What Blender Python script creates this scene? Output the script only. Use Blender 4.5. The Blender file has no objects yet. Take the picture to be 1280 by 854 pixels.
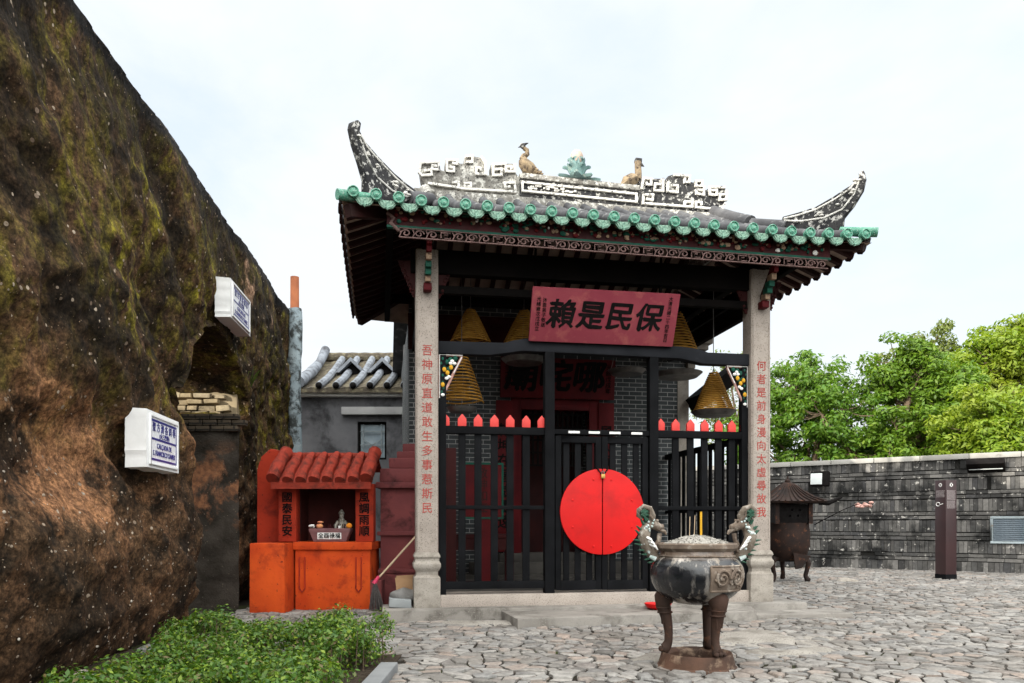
import bpy, bmesh, math, random
import numpy as np
from mathutils import Vector, Matrix, noise
random.seed(7)
RNG = np.random.default_rng(11)
PI = math.pi
rad = math.radians
sc = bpy.context.scene
COL = sc.collection

# ------------------------------------------------------------------ camera, sky, sun, exposure
cd = bpy.data.cameras.new("camera"); cam = bpy.data.objects.new("camera", cd); COL.objects.link(cam)
cam.location = (0, 0, 1.2); cam.rotation_euler = (PI / 2, 0, 0)
cd.lens = 27.0; cd.sensor_width = 36.0; cd.shift_y = 0.178; cd.clip_end = 2000; cd.clip_start = 0.05
sc.camera = cam
SUN_EL = rad(17.0)
SUN_DIR = Vector((0.75, 0.66, 0)).normalized()            # horizontal way the light travels
w = bpy.data.worlds.new("World"); sc.world = w; w.use_nodes = True
nt = w.node_tree; nt.nodes.clear()
wo = nt.nodes.new("ShaderNodeOutputWorld"); bg = nt.nodes.new("ShaderNodeBackground"); bg.inputs[1].default_value = 0.1
sky = nt.nodes.new("ShaderNodeTexSky"); sky.sky_type = 'NISHITA'; sky.sun_disc = False
sky.sun_elevation = SUN_EL
sky.sun_rotation = math.atan2(-SUN_DIR.x, -SUN_DIR.y)
tc = nt.nodes.new("ShaderNodeTexCoord"); mp = nt.nodes.new("ShaderNodeMapping"); mp.inputs['Scale'].default_value = (1.0, 1.0, 2.2)
nz = nt.nodes.new("ShaderNodeTexNoise"); nz.inputs['Scale'].default_value = 2.1; nz.inputs['Detail'].default_value = 7; nz.inputs['Roughness'].default_value = 0.55
nz.inputs['Distortion'].default_value = 0.4
cr = nt.nodes.new("ShaderNodeValToRGB"); cr.color_ramp.elements[0].position = 0.36; cr.color_ramp.elements[0].color = (0.58, 0.58, 0.58, 1)
cr.color_ramp.elements[1].position = 0.55; cr.color_ramp.elements[1].color = (1, 1, 1, 1)
hz = nt.nodes.new("ShaderNodeMixRGB"); hz.blend_type = 'ADD'; hz.inputs[0].default_value = 1.0; hz.inputs[2].default_value = (3.6, 4.5, 5.3, 1)
mx = nt.nodes.new("ShaderNodeMixRGB"); mx.inputs[2].default_value = (7.9, 8.3, 8.65, 1)
nt.links.new(tc.outputs['Generated'], mp.inputs[0]); nt.links.new(mp.outputs[0], nz.inputs['Vector'])
nt.links.new(nz.outputs[0], cr.inputs[0]); nt.links.new(cr.outputs[0], mx.inputs[0])
nt.links.new(sky.outputs[0], hz.inputs[1]); nt.links.new(hz.outputs[0], mx.inputs[1])
# the cloud sheet is brighter overhead and round the sun (behind the viewer) than ahead
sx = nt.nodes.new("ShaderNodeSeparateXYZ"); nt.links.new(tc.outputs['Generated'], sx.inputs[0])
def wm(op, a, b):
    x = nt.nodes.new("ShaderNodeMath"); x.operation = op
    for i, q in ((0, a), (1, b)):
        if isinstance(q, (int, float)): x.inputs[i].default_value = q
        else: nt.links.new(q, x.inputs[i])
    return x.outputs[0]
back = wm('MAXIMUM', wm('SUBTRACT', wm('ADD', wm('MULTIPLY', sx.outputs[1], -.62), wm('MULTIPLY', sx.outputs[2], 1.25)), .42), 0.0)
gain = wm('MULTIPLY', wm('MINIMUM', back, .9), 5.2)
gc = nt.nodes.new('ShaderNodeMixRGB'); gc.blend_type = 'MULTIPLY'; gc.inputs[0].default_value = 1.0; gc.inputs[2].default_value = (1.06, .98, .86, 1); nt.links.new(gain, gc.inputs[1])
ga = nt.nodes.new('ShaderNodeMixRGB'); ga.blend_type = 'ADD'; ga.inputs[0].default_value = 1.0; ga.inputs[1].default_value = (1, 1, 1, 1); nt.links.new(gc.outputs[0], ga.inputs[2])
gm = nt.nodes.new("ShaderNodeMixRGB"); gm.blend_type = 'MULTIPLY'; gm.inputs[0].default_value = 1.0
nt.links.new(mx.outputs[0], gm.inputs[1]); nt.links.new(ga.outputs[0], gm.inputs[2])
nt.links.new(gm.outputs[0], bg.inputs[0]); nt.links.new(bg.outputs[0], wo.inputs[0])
sd = bpy.data.lights.new("sun", 'SUN'); sd.energy = 5.0; sd.angle = rad(0.5); sd.color = (1.0, 0.94, 0.82)
so = bpy.data.objects.new("sun", sd); COL.objects.link(so)
ld = Vector((SUN_DIR.x * math.cos(SUN_EL), SUN_DIR.y * math.cos(SUN_EL), -math.sin(SUN_EL)))
so.rotation_euler = ld.to_track_quat('-Z', 'Y').to_euler(); so.location = (-20, -18, 20)
vs = sc.view_settings; vs.view_transform = 'Standard'; vs.look = 'None'; vs.exposure = 0.32; vs.gamma = 1.0; vs.use_curve_mapping = False

# ------------------------------------------------------------------ helpers: objects
def tag(o, label=None, cat=None, group=None, kind=None):
    if label: o['label'] = label
    if cat: o['category'] = cat
    if group: o['group'] = group
    if kind: o['kind'] = kind
    return o

def thing(name, label, cat, loc=(0, 0, 0), rz=0.0, group=None):
    o = bpy.data.objects.new(name, None); COL.objects.link(o); o.empty_display_size = 0.2
    o.location = loc; o.rotation_euler = (0, 0, rz)
    return tag(o, label, cat, group)

def copy_tree(o, parent=None):
    c = o.copy(); COL.objects.link(c); c.parent = parent
    for ch in list(o.children): copy_tree(ch, c)
    return c

class MB:
    def __init__(s): s.v = []; s.f = []
    def add(s, vs, fs):
        n = len(s.v); s.v += [tuple(p) for p in vs]; s.f += [tuple(i + n for i in f) for f in fs]; return s
    def box(s, x0, x1, y0, y1, z0, z1):
        return s.add([(x, y, z) for x in (x0, x1) for y in (y0, y1) for z in (z0, z1)],
                     [(0, 1, 3, 2), (4, 6, 7, 5), (0, 4, 5, 1), (2, 3, 7, 6), (0, 2, 6, 4), (1, 5, 7, 3)])
    def obox(s, c, size, R=None):
        R = R or Matrix.Identity(3); c = Vector(c); h = [d / 2 for d in size]
        return s.add([c + R @ Vector((x * h[0], y * h[1], z * h[2])) for x in (-1, 1) for y in (-1, 1) for z in (-1, 1)],
                     [(0, 1, 3, 2), (4, 6, 7, 5), (0, 4, 5, 1), (2, 3, 7, 6), (0, 2, 6, 4), (1, 5, 7, 3)])
    def bar(s, p, q, w, h, up=(0, 0, 1)):
        p, q = Vector(p), Vector(q); d = (q - p); L = d.length; d.normalize()
        x = d.cross(Vector(up)); x = x.normalized() if x.length > 1e-5 else Vector((1, 0, 0)); y = x.cross(d)
        return s.obox((p + q) / 2, (w, L, h), Matrix((x, d, y)).transposed())
    def prism(s, pts, fn, c0, c1):
        n = len(pts)
        vs = [fn(a, b, c0) for a, b in pts] + [fn(a, b, c1) for a, b in pts]
        return s.add(vs, [tuple(range(n - 1, -1, -1)), tuple(range(n, 2 * n))] + [(i, (i + 1) % n, n + (i + 1) % n, n + i) for i in range(n)])
    def lathe(s, prof, n=32, c=(0, 0, 0), cap=True, sx=1, sy=1):
        vs = []; fs = []; m = len(prof)
        for r, z in prof:
            for i in range(n):
                a = 2 * PI * i / n; vs.append((c[0] + r * sx * math.cos(a), c[1] + r * sy * math.sin(a), c[2] + z))
        for k in range(m - 1):
            for i in range(n):
                j = (i + 1) % n; fs.append((k * n + i, k * n + j, (k + 1) * n + j, (k + 1) * n + i))
        if cap: fs += [tuple(range(n - 1, -1, -1)), tuple(range((m - 1) * n, m * n))]
        return s.add(vs, fs)
    def tube(s, path, r, n=8, cap=True, flat=1.0):
        P = [Vector(p) for p in path]; m = len(P)
        rr = r if isinstance(r, (list, tuple)) else [r] * m
        vs = []; fs = []; ref = None
        for k in range(m):
            d = (P[min(k + 1, m - 1)] - P[max(k - 1, 0)]).normalized()
            if ref is None: ref = Vector((0, 0, 1)) if abs(d.z) < 0.9 else Vector((1, 0, 0))
            x = d.cross(ref).normalized(); y = x.cross(d).normalized(); ref = y
            for i in range(n):
                a = 2 * PI * i / n; vs.append(P[k] + (x * math.cos(a) * flat + y * math.sin(a)) * rr[k])
        for k in range(m - 1):
            for i in range(n):
                j = (i + 1) % n; fs.append((k * n + i, k * n + j, (k + 1) * n + j, (k + 1) * n + i))
        if cap: fs += [tuple(range(n - 1, -1, -1)), tuple(range((m - 1) * n, m * n))]
        return s.add(vs, fs)
    def ball(s, c, r, n=10, sq=(1, 1, 1)):
        prof = [(max(1e-4, r * math.sin(PI * k / n)), -r * math.cos(PI * k / n)) for k in range(n + 1)]
        o = MB().lathe(prof, n + 4, cap=False)
        return s.add([(c[0] + x * sq[0], c[1] + y * sq[1], c[2] + z * sq[2]) for x, y, z in o.v], o.f)
    def grid(s, fn, us, vs_):
        n = len(vs_)
        return s.add([fn(u, v) for u in us for v in vs_],
                     [(i * n + j, (i + 1) * n + j, (i + 1) * n + j + 1, i * n + j + 1) for i in range(len(us) - 1) for j in range(n - 1)])
    def build(s, name, mat, parent=None, bevel=0, smooth=35, loc=None, rot=None, jitter=0, jscale=6):
        me = bpy.data.meshes.new(name); me.from_pydata(s.v, [], s.f)
        bm = bmesh.new(); bm.from_mesh(me)
        bmesh.ops.remove_doubles(bm, verts=bm.verts, dist=1e-5)
        bmesh.ops.recalc_face_normals(bm, faces=bm.faces)
        if bevel:
            ed = [e for e in bm.edges if len(e.link_faces) == 2 and e.calc_face_angle(0) > 0.5]
            bmesh.ops.bevel(bm, geom=ed, offset=bevel, segments=2, affect='EDGES', profile=0.6, clamp_overlap=True)
        if jitter:
            for v in bm.verts:
                v.co += noise.noise_vector(v.co * jscale) * jitter
        bm.to_mesh(me); bm.free()
        return link(name, me, mat, parent, smooth, loc, rot)

def link(name, me, mat, parent=None, smooth=35, loc=None, rot=None):
    if smooth:
        me.polygons.foreach_set('use_smooth', [True] * len(me.polygons)); me.set_sharp_from_angle(angle=rad(smooth))
    if mat is not None: me.materials.append(mat)
    o = bpy.data.objects.new(name, me); COL.objects.link(o)
    if parent: o.parent = parent
    if loc: o.location = loc
    if rot: o.rotation_euler = rot
    return o

def again(o, loc=None, parent=None, rot=None):
    c = o.copy(); COL.objects.link(c)
    if parent: c.parent = parent
    if loc is not None: c.location = loc
    if rot is not None: c.rotation_euler = rot
    return c

def XZ(y0=0): return lambda a, b, c: (a, c, b)      # outline drawn in x, z; thickness along y
def YZ(): return lambda a, b, c: (c, a, b)
def XY(): return lambda a, b, c: (a, b, c)

def text(body, size, mat, parent, loc, rot=(PI / 2, 0, 0), bold=0.0, depth=0.004, line=1.0, sx=1.0, brush=0.0, name='lettering', align='CENTER'):
    cu = bpy.data.curves.new('t', 'FONT'); cu.body = body; cu.size = size; cu.extrude = depth / 2
    cu.align_x = align; cu.align_y = 'CENTER'; cu.space_line = line; cu.resolution_u = 3
    t = bpy.data.objects.new('t', cu); COL.objects.link(t); bpy.context.view_layer.update()
    me = bpy.data.meshes.new_from_object(t.evaluated_get(bpy.context.evaluated_depsgraph_get()))
    bpy.data.objects.remove(t)
    v = [tuple(x.co) for x in me.vertices]; f = [tuple(p.vertices) for p in me.polygons]
    m = MB(); b = bold * size
    for k, (dx, dy) in enumerate([(0, 0)] + ([(b, 0), (-b, b * .4), (0, -b), (b * .6, b)] if bold else [])):
        vs_ = []
        for x, y, z in v:
            x += dx; y += dy
            if brush:
                n = noise.noise_vector(Vector((x, y, 0)) * (3.0 / size)) * brush * size * .5 + noise.noise_vector(Vector((x, y, 3)) * (9.0 / size)) * brush * size * .25
                x += n.x + (0 if '\n' in body else 0.10 * y); y += n.y
            vs_.append((x * sx, y, z + 0.0004 * k))
        m.add(vs_, f)
    me2 = bpy.data.meshes.new(name); me2.from_pydata(m.v, [], m.f)
    return link(name, me2, mat, parent, 0, loc, rot)

# ------------------------------------------------------------------ helpers: materials
MATS = {}
class NB:
    def __init__(s, name):
        s.m = bpy.data.materials.new(name); s.m.use_nodes = True; s.t = s.m.node_tree; s.t.nodes.clear()
        s.out = s.n('OutputMaterial'); s.b = s.n('BsdfPrincipled'); s.l(s.b.outputs[0], s.out.inputs[0])
        s.co = s.n('TexCoord').outputs['Object']
    def n(s, k, **kw):
        x = s.t.nodes.new('ShaderNode' + k)
        for a, b in kw.items(): setattr(x, a, b)
        return x
    def l(s, a, b): s.t.links.new(a, b)
    def mapping(s, scale=(1, 1, 1), src=None, rot=(0, 0, 0)):
        m = s.n('Mapping'); m.inputs['Scale'].default_value = scale; m.inputs['Rotation'].default_value = rot; s.l(src or s.co, m.inputs[0]); return m.outputs[0]
    def noise(s, scale, detail=4, src=None, rough=0.55, dist=0):
        x = s.n('TexNoise'); x.inputs['Scale'].default_value = scale; x.inputs['Detail'].default_value = detail; x.inputs['Roughness'].default_value = rough
        x.inputs['Distortion'].default_value = dist; s.l(src or s.co, x.inputs['Vector']); return x.outputs[0]
    def vor(s, scale, feature='F1', src=None, dim='3D', out=0, rnd=1.0):
        x = s.n('TexVoronoi', feature=feature, voronoi_dimensions=dim); x.inputs['Scale'].default_value = scale; x.inputs['Randomness'].default_value = rnd
        s.l(src or s.co, x.inputs['Vector']); return x.outputs[out]
    def ramp(s, f, *st):
        r = s.n('ValToRGB'); e = r.color_ramp.elements
        while len(e) < len(st): e.new(0.5)
        for k, (p, c) in enumerate(st):
            e[k].position = p; e[k].color = (c, c, c, 1) if isinstance(c, (int, float)) else (*c, 1)
        s.l(f, r.inputs[0]); return r.outputs[0]
    def mix(s, f, a, b, mode='MIX'):
        x = s.n('MixRGB', blend_type=mode)
        for i, q in ((0, f), (1, a), (2, b)):
            if isinstance(q, (int, float)): x.inputs[i].default_value = q if i == 0 else (q, q, q, 1)
            elif isinstance(q, tuple): x.inputs[i].default_value = (*q, 1)
            else: s.l(q, x.inputs[i])
        return x.outputs[0]
    def math(s, op, a, b=0.0, clamp=False):
        x = s.n('Math', operation=op, use_clamp=clamp)
        for i, q in ((0, a), (1, b)):
            if isinstance(q, (int, float)): x.inputs[i].default_value = q
            else: s.l(q, x.inputs[i])
        return x.outputs[0]
    def xyz(s, src=None):
        x = s.n('SeparateXYZ'); s.l(src or s.co, x.inputs[0]); return x.outputs
    def comb(s, x, y, z=0.0):
        c = s.n('CombineXYZ')
        for i, q in enumerate((x, y, z)):
            if isinstance(q, (int, float)): c.inputs[i].default_value = q
            else: s.l(q, c.inputs[i])
        return c.outputs[0]
    def done(s, color, rough=0.8, bumps=(), metal=0.0, spec=0.3):
        if isinstance(color, tuple): s.b.inputs['Base Color'].default_value = (*color, 1)
        else: s.l(color, s.b.inputs['Base Color'])
        if isinstance(rough, (int, float)): s.b.inputs['Roughness'].default_value = rough
        else: s.l(rough, s.b.inputs['Roughness'])
        if isinstance(metal, (int, float)): s.b.inputs['Metallic'].default_value = metal
        else: s.l(metal, s.b.inputs['Metallic'])
        s.b.inputs['Specular IOR Level'].default_value = spec
        prev = None
        for h, st, d in bumps:
            x = s.n('Bump'); x.inputs['Strength'].default_value = st; x.inputs['Distance'].default_value = d; s.l(h, x.inputs['Height'])
            if prev is not None: s.l(prev, x.inputs['Normal'])
            prev = x.outputs[0]
        if prev is not None: s.l(prev, s.b.inputs['Normal'])
        return s.m

def plain(name, c, c2=None, scale=4, rough=.75, bump=.25, bscale=40, bdist=.004, stain=None, sscale=2.5, slo=.52, shi=.66, fine=None, fscale=120, metal=0, spec=.14, flo=None):
    """one colour drifting to a second, with blotchy stains and a fine grain"""
    b = NB(name)
    col = b.mix(b.ramp(b.noise(scale, 5), (.35, 0), (.65, 1)), c, c2 or tuple(x * .8 for x in c))
    if stain: col = b.mix(b.ramp(b.noise(sscale, 8, rough=.65, dist=.3), (slo, 0), (shi, 1)), col, stain)
    if fine: f0 = flo or (.55 if fscale > 32 else .70); col = b.mix(b.ramp(b.noise(fscale, 3 if fscale > 32 else 6), (f0, 0), (f0 + .1, 1)), col, fine)
    r = b.math('ADD', b.math('MULTIPLY', b.noise(scale * 3, 3), .25), rough - .12)
    return b.done(col, r, [(b.noise(bscale, 5), bump, bdist)], metal, spec)

M = {}
M['granite'] = plain('granite', (.38, .33, .29), (.30, .26, .23), 3, .85, .35, 90, .004, (.2, .17, .14), 5, .6, .78, (.17, .14, .12), 75)
M['granite_base'] = plain('granite_weathered', (.33, .30, .265), (.22, .195, .17), 4, .9, .4, 60, .006, (.14, .12, .10), 6, .52, .72, (.2, .18, .15), 60)
M['step_stone'] = plain('step_stone', (.27, .25, .228), (.18, .165, .15), 2, .9, .4, 40, .006, (.075, .066, .057), 2.6, .50, .68, (.2, .19, .17), 50)
M['red_letter'] = plain('faded_red_paint', (.30, .035, .03), (.36, .10, .085), 30)
M['black'] = plain('black_gate_paint', (.0045, .0047, .0055), (.008, .0083, .0095), 3, .75, .25, 60, .003, (.018, .018, .02), 9, .66, .8, spec=.05)
M['black_beam'] = plain('grey_black_beam_paint', (.011, .012, .0145), (.018, .019, .023), 2, .7, .25, 50, .003, (.04, .04, .045), 8, .64, .8, spec=.06)
M['ink'] = plain('black_ink', (.006, .005, .005), (.010, .009, .009), 10, .85, .1, spec=.05)
M['gate_red'] = plain('gate_red_paint', (.56, .007, .007), (.47, .006, .006), 2, .5, .12, 30, .003, (.30, .007, .007), 2.4, .52, .8, spec=.2)
M['finial_red'] = plain('finial_red_paint', (.62, .045, .035), (.55, .035, .03), 12, .5, .15, spec=.4)
M['teal'] = plain('green_glaze', (.045, .21, .14), (.09, .29, .20), 14, .42, .5, 40, .008, (.015, .085, .06), 9, .5, .66, (.24, .36, .29), 60, spec=.35)
M['teal_pale'] = plain('pale_green_glaze', (.16, .32, .24), (.29, .42, .33), 16, .5, .6, 45, .01, (.04, .14, .10), 14, .5, .62, (.03, .09, .07), 70, spec=.3)
M['tile_grey'] = plain('grey_roof_tile', (.055, .055, .06), (.10, .10, .105), 3, .85, .4, 50, .006, (.34, .335, .33), 6, .57, .72)
M['ridge_grey'] = plain('ridge_plaster_dark', (.022, .022, .026), (.055, .054, .054), 5, .9, .4, 40, .008, (.50, .49, .46), 15, .54, .60, (.02, .02, .02), 60)
M['ridge_pale'] = plain('ridge_plaster_pale', (.16, .15, .135), (.26, .25, .23), 6, .9, .5, 40, .008, (.55, .54, .50), 12, .50, .62, (.05, .05, .05), 45)
M['ridge_white'] = plain('ridge_white_trim', (.74, .72, .68), (.58, .56, .52), 8, .85, .3, 40, .006, (.07, .07, .07), 16, .55, .64)
M['rafter'] = plain('dark_red_rafter', (.04, .011, .010), (.025, .012, .011), 3, .75, .2)
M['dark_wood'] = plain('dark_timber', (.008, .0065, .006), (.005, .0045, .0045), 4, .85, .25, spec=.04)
M['soffit'] = plain('pale_soffit_brick', (.42, .32, .26), (.26, .2, .17), 5, .9, .3)
M['fascia_red'] = plain('fascia_red', (.055, .010, .012), (.032, .008, .009), 6, .6, .2)  # red lowered so the colour carries the eave's shadow
M['fascia_green'] = plain('fascia_green', (.008, .085, .055), (.012, .055, .04), 9, .6, .2)
M['fret_pink'] = plain('fretwork_pink', (.22, .135, .125), (.10, .065, .06), 12, .8, .3)
M['cream'] = plain('carved_cream', (.34, .24, .16), (.2, .125, .09), 15, .7, .3)
M['white_paint'] = plain('white_paint', (.78, .77, .75), (.70, .69, .67), 6, .7, .3, 35, .004, (.5, .49, .46), 8, .62, .8)
M['yellow'] = plain('yellow_paint', (.62, .34, .03), (.55, .28, .02), 9, .5)
M['plaque'] = plain('faded_crimson_board', (.215, .034, .052), (.25, .05, .064), 2.2, .75, .3, 50, .003, (.33, .095, .085), 5, .52, .74, (.33, .13, .12), 26)
M['dark_red'] = plain('dark_red_lacquer', (.105, .008, .010), (.065, .006, .008), 3, .6, .15, spec=.12)
M['maroon_wood'] = plain('maroon_timber', (.05, .009, .009), (.03, .007, .007), 4, .6, .2)
M['ring'] = plain('worn_iron_ring', (.085, .045, .030), (.045, .027, .020), 5, .7, .5, 40, .006, (.20, .14, .10), 7, .55, .68, (.16, .06, .03), 18)
M['burner'] = plain('sooty_burner_iron', (.030, .016, .012), (.016, .011, .010), 5, .7, .5, 50, .006, (.13, .05, .025), 9, .58, .72)
M['coil'] = plain('incense_coil', (.42, .22, .04), (.30, .145, .025), 14, .8, .3, 80)
M['tray'] = plain('metal_tray', (.20, .19, .18), (.10, .095, .09), 8, .4, .2, metal=.6)
M['iron'] = plain('rusty_cast_iron', (.055, .030, .022), (.030, .020, .016), 6, .75, .5, 50, .006, (.14, .06, .03), 8, .56, .74)
M['rust'] = plain('brown_rust', (.060, .030, .021), (.032, .019, .015), 5, .8, .5, 50, .006, (.17, .065, .03), 9, .54, .70)
M['iron_pale'] = plain('weathered_censer_rim', (.17, .13, .10), (.10, .075, .06), 8, .75, .5, 45, .006, (.32, .28, .24), 9, .52, .68)
M['dragon'] = plain('dragon_paint', (.20, .17, .14), (.11, .085, .065), 16, .65, .6, 60, .008, (.45, .42, .38), 18, .55, .68, (.012, .07, .04), 30)
M['dragon_green'] = plain('dragon_green', (.015, .065, .04), (.05, .10, .07), 18, .55, .4)
M['pale_blue'] = plain('pale_blue_scale', (.52, .56, .56), (.3, .38, .36), 22, .6, .4)
M['pink'] = plain('faded_pink', (.5, .3, .26), (.36, .2, .17), 18, .65, .4)
M['ash'] = plain('incense_ash', (.34, .32, .29), (.22, .205, .185), 30, .95, .9, 60, .02, (.12, .11, .1), 60, .55, .66)
M['orange'] = plain('orange_shrine_paint', (.60, .082, .013), (.46, .050, .010), 2.5, .8, .4, 30, .008, (.17, .02, .009), 3.2, .52, .74, (.10, .02, .012), 22, flo=.64)
M['orange_dark'] = plain('red_orange_paint', (.36, .033, .013), (.27, .026, .012), 3, .8, .4, 25, .008, (.09, .012, .009), 4, .5, .72, (.06, .012, .010), 24, flo=.64)
M['shrine_roof'] = plain('shrine_roof_paint', (.30, .038, .022), (.22, .032, .020), 4, .85, .6, 22, .015, (.09, .022, .016), 6, .48, .66, (.40, .12, .08), 16)
M['shrine_inside'] = plain('shrine_niche_dark_red', (.06, .012, .010), (.035, .009, .008), 4)  # much darker red for the niche lining
M['maroon'] = plain('maroon_furnace_paint', (.18, .048, .048), (.13, .037, .039), 2, .8, .4, 30, .008, (.03, .013, .013), 3, .52, .70, (.19, .07, .065), 16)
M['pot'] = plain('purple_clay_pot', (.21, .10, .10), (.15, .075, .08), 12)
M['skin_fruit'] = plain('orange_peel', (.72, .26, .02), (.65, .2, .02), 20, .5)
M['pink_fruit'] = plain('pink_peach', (.62, .20, .14), (.65, .32, .12), 18, .5)
M['statue'] = plain('silvered_statue', (.42, .40, .36), (.20, .17, .13), 30, .45, .6, 80, .006, metal=.3)
M['house_wall'] = plain('grey_render', (.135, .135, .145), (.085, .085, .092), 1.4, .9, .3, 25, .006, (.025, .025, .027), 1.3, .50, .66, (.20, .20, .21), 9)
M['concrete'] = plain('pale_concrete', (.33, .33, .33), (.26, .26, .262), 3, .9, .3, 30, .005, (.12, .12, .12), 4, .6, .76)
M['house_tile'] = plain('blue_grey_tile', (.22, .24, .27), (.13, .14, .16), 4, .85, .3, 30, .006, (.05, .05, .055), 4, .5, .7)
M['house_pan'] = plain('mossy_pan_tile', (.10, .085, .06), (.06, .05, .04), 9, .9, .7, 18, .03, (.17, .15, .10), 8, .5, .66)
M['pipe_plaster'] = plain('blue_grey_plaster_pipe', (.30, .36, .385), (.22, .27, .30), 3, .85, .4, 20, .01, (.05, .055, .055), 5, .46, .58, (.36, .40, .42), 14, flo=.6)
M['terracotta'] = plain('terracotta_pipe', (.42, .15, .07), (.32, .11, .055), 5, .8, .3, 30, .004, (.14, .06, .035), 6, .58, .74)
M['sign_white'] = plain('white_sign_plaster', (.80, .80, .80), (.74, .74, .74), 8, .8, .35, 25, .005, (.62, .61, .58), 9, .64, .8)
M['sign_under'] = plain('dirty_sign_underside', (.42, .37, .31), (.3, .26, .22), 12, .9, .4)
M['enamel'] = plain('white_enamel', (.82, .83, .86), (.80, .81, .84), 8, .25, .05, spec=.5)
M['blue'] = plain('blue_enamel', (.03, .03, .22), (.025, .025, .18), 8, .3, .05, spec=.5)
M['pillar'] = plain('maroon_metal_panel', (.035, .013, .014), (.026, .011, .012), 2, .4, .1, spec=.5)
M['pillar_dark'] = plain('dark_metal_panel', (.030, .012, .015), (.024, .011, .013), 2, .4, .1, spec=.5)
M['sign_grey'] = plain('printed_grey', (.34, .30, .30), (.26, .22, .22), 60, .6, .05)
M['coping'] = plain('coping_stone', (.33, .32, .30), (.25, .24, .225), 2, .9, .3, 30, .006, (.16, .155, .145), 5, .58, .72)
M['mortar'] = plain('dark_mortar', (.012, .012, .011), (.02, .019, .018), 6, .95, .5, 30, .01)
M['louver'] = plain('blue_grey_louver', (.16, .19, .22), (.12, .15, .175), 5, .6, .15)
M['louver_frame'] = plain('louver_frame', (.25, .29, .31), (.2, .23, .24), 6, .6, .2, 40, .004, (.2, .12, .07), 8, .6, .72)
M['lamp_glass'] = plain('lamp_glass', (.55, .58, .58), (.5, .53, .53), 5, .15, .02, spec=.6)
M['cardboard'] = plain('cardboard', (.36, .22, .12), (.3, .18, .1), 5)
M['bag'] = plain('grey_plastic_sack', (.17, .165, .16), (.12, .115, .11), 6, .5, .8, 14, .03)
M['stick'] = plain('pale_broom_handle', (.55, .42, .29), (.45, .33, .22), 9, .6)
M['bristle'] = plain('grey_bristle', (.06, .05, .05), (.1, .09, .085), 30)
M['hot_pink'] = plain('pink_plastic', (.6, .05, .12), (.52, .04, .1), 8, .4)
M['grey_slab'] = plain('grey_slab', (.24, .255, .26), (.18, .19, .195), 3, .85, .35, 30, .006, (.10, .10, .10), 4, .58, .72)
M['grey_kerb'] = plain('kerb_stone', (.20, .205, .21), (.15, .155, .16), 3, .85, .35, 30, .006)
M['soil'] = plain('dark_soil', (.03, .022, .016), (.05, .038, .028), 12, .95, .8, 20, .03)
M['bark'] = plain('bark', (.14, .10, .07), (.09, .065, .045), 8, .9, .7, 25, .02)
M['blocker_stone'] = plain('sooty_stone', (.36, .33, .29), (.28, .26, .23), 1, .9, .3)
M['brass'] = plain('brass_lock', (.5, .32, .1), (.4, .25, .08), 20, .4, .1, metal=.7)
M['lotus'] = plain('lotus_glaze', (.24, .36, .345), (.16, .26, .265), 12, .6, .4, 30, .006, (.36, .44, .40), 12, .54, .66)
M['pearl'] = plain('weathered_pearl', (.36, .26, .20), (.48, .40, .34), 9, .85, .4, 30, .006, (.28, .2, .15), 14, .56, .7)
M['phoenix'] = plain('weathered_yellow_phoenix', (.27, .205, .13), (.15, .115, .08), 14, .85, .6, 35, .012, (.06, .045, .035), 16, .52, .62)

def mat_glass():
    b = NB('window_glass'); col = b.mix(b.ramp(b.noise(2.5, 3), (.4, 0), (.6, 1)), (.30, .36, .40), (.20, .25, .29))
    return b.done(col, .12, [], 0, .5)
M['glass'] = mat_glass()

def mat_brick(name, c1, c2, mortar, bw, bh, ms=.012, grime=(.02, .02, .02), glo=.55):
    b = NB(name); x, y, z = b.xyz(); v = b.comb(b.math('ADD', x, y), z)
    k = b.n('TexBrick'); k.inputs['Scale'].default_value = 1; k.inputs['Brick Width'].default_value = bw; k.inputs['Row Height'].default_value = bh
    k.inputs['Mortar Size'].default_value = ms; k.inputs['Mortar Smooth'].default_value = .1
    k.inputs['Color1'].default_value = (*c1, 1); k.inputs['Color2'].default_value = (*c2, 1); k.inputs['Mortar'].default_value = (*mortar, 1)
    b.l(v, k.inputs['Vector'])
    col = b.mix(b.ramp(b.noise(1.3, 6), (glo, 0), (glo + .2, 1)), k.outputs[0], grime)
    col = b.mix(.5, col, b.ramp(b.noise(35, 4), (.3, .6), (.7, 1.0)), 'MULTIPLY')
    inv = b.math('SUBTRACT', 1, k.outputs['Fac'])
    return b.done(col, .85, [(inv, .6, .008), (b.noise(60, 4), .25, .004)])
M['brick'] = mat_brick('grey_brick', (.06, .068, .072), (.038, .044, .047), (.34, .34, .335), .235, .075, .006)
M['brick_pale'] = mat_brick('limewashed_brick', (.50, .42, .29), (.36, .29, .19), (.12, .095, .065), .30, .085, .010, (.09, .07, .05), .60)
M['brick_dark'] = mat_brick('dark_brown_brick', (.10, .075, .05), (.06, .045, .03), (.02, .016, .012), .32, .09, .014)  # darker brown brick for the jamb courses

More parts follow.
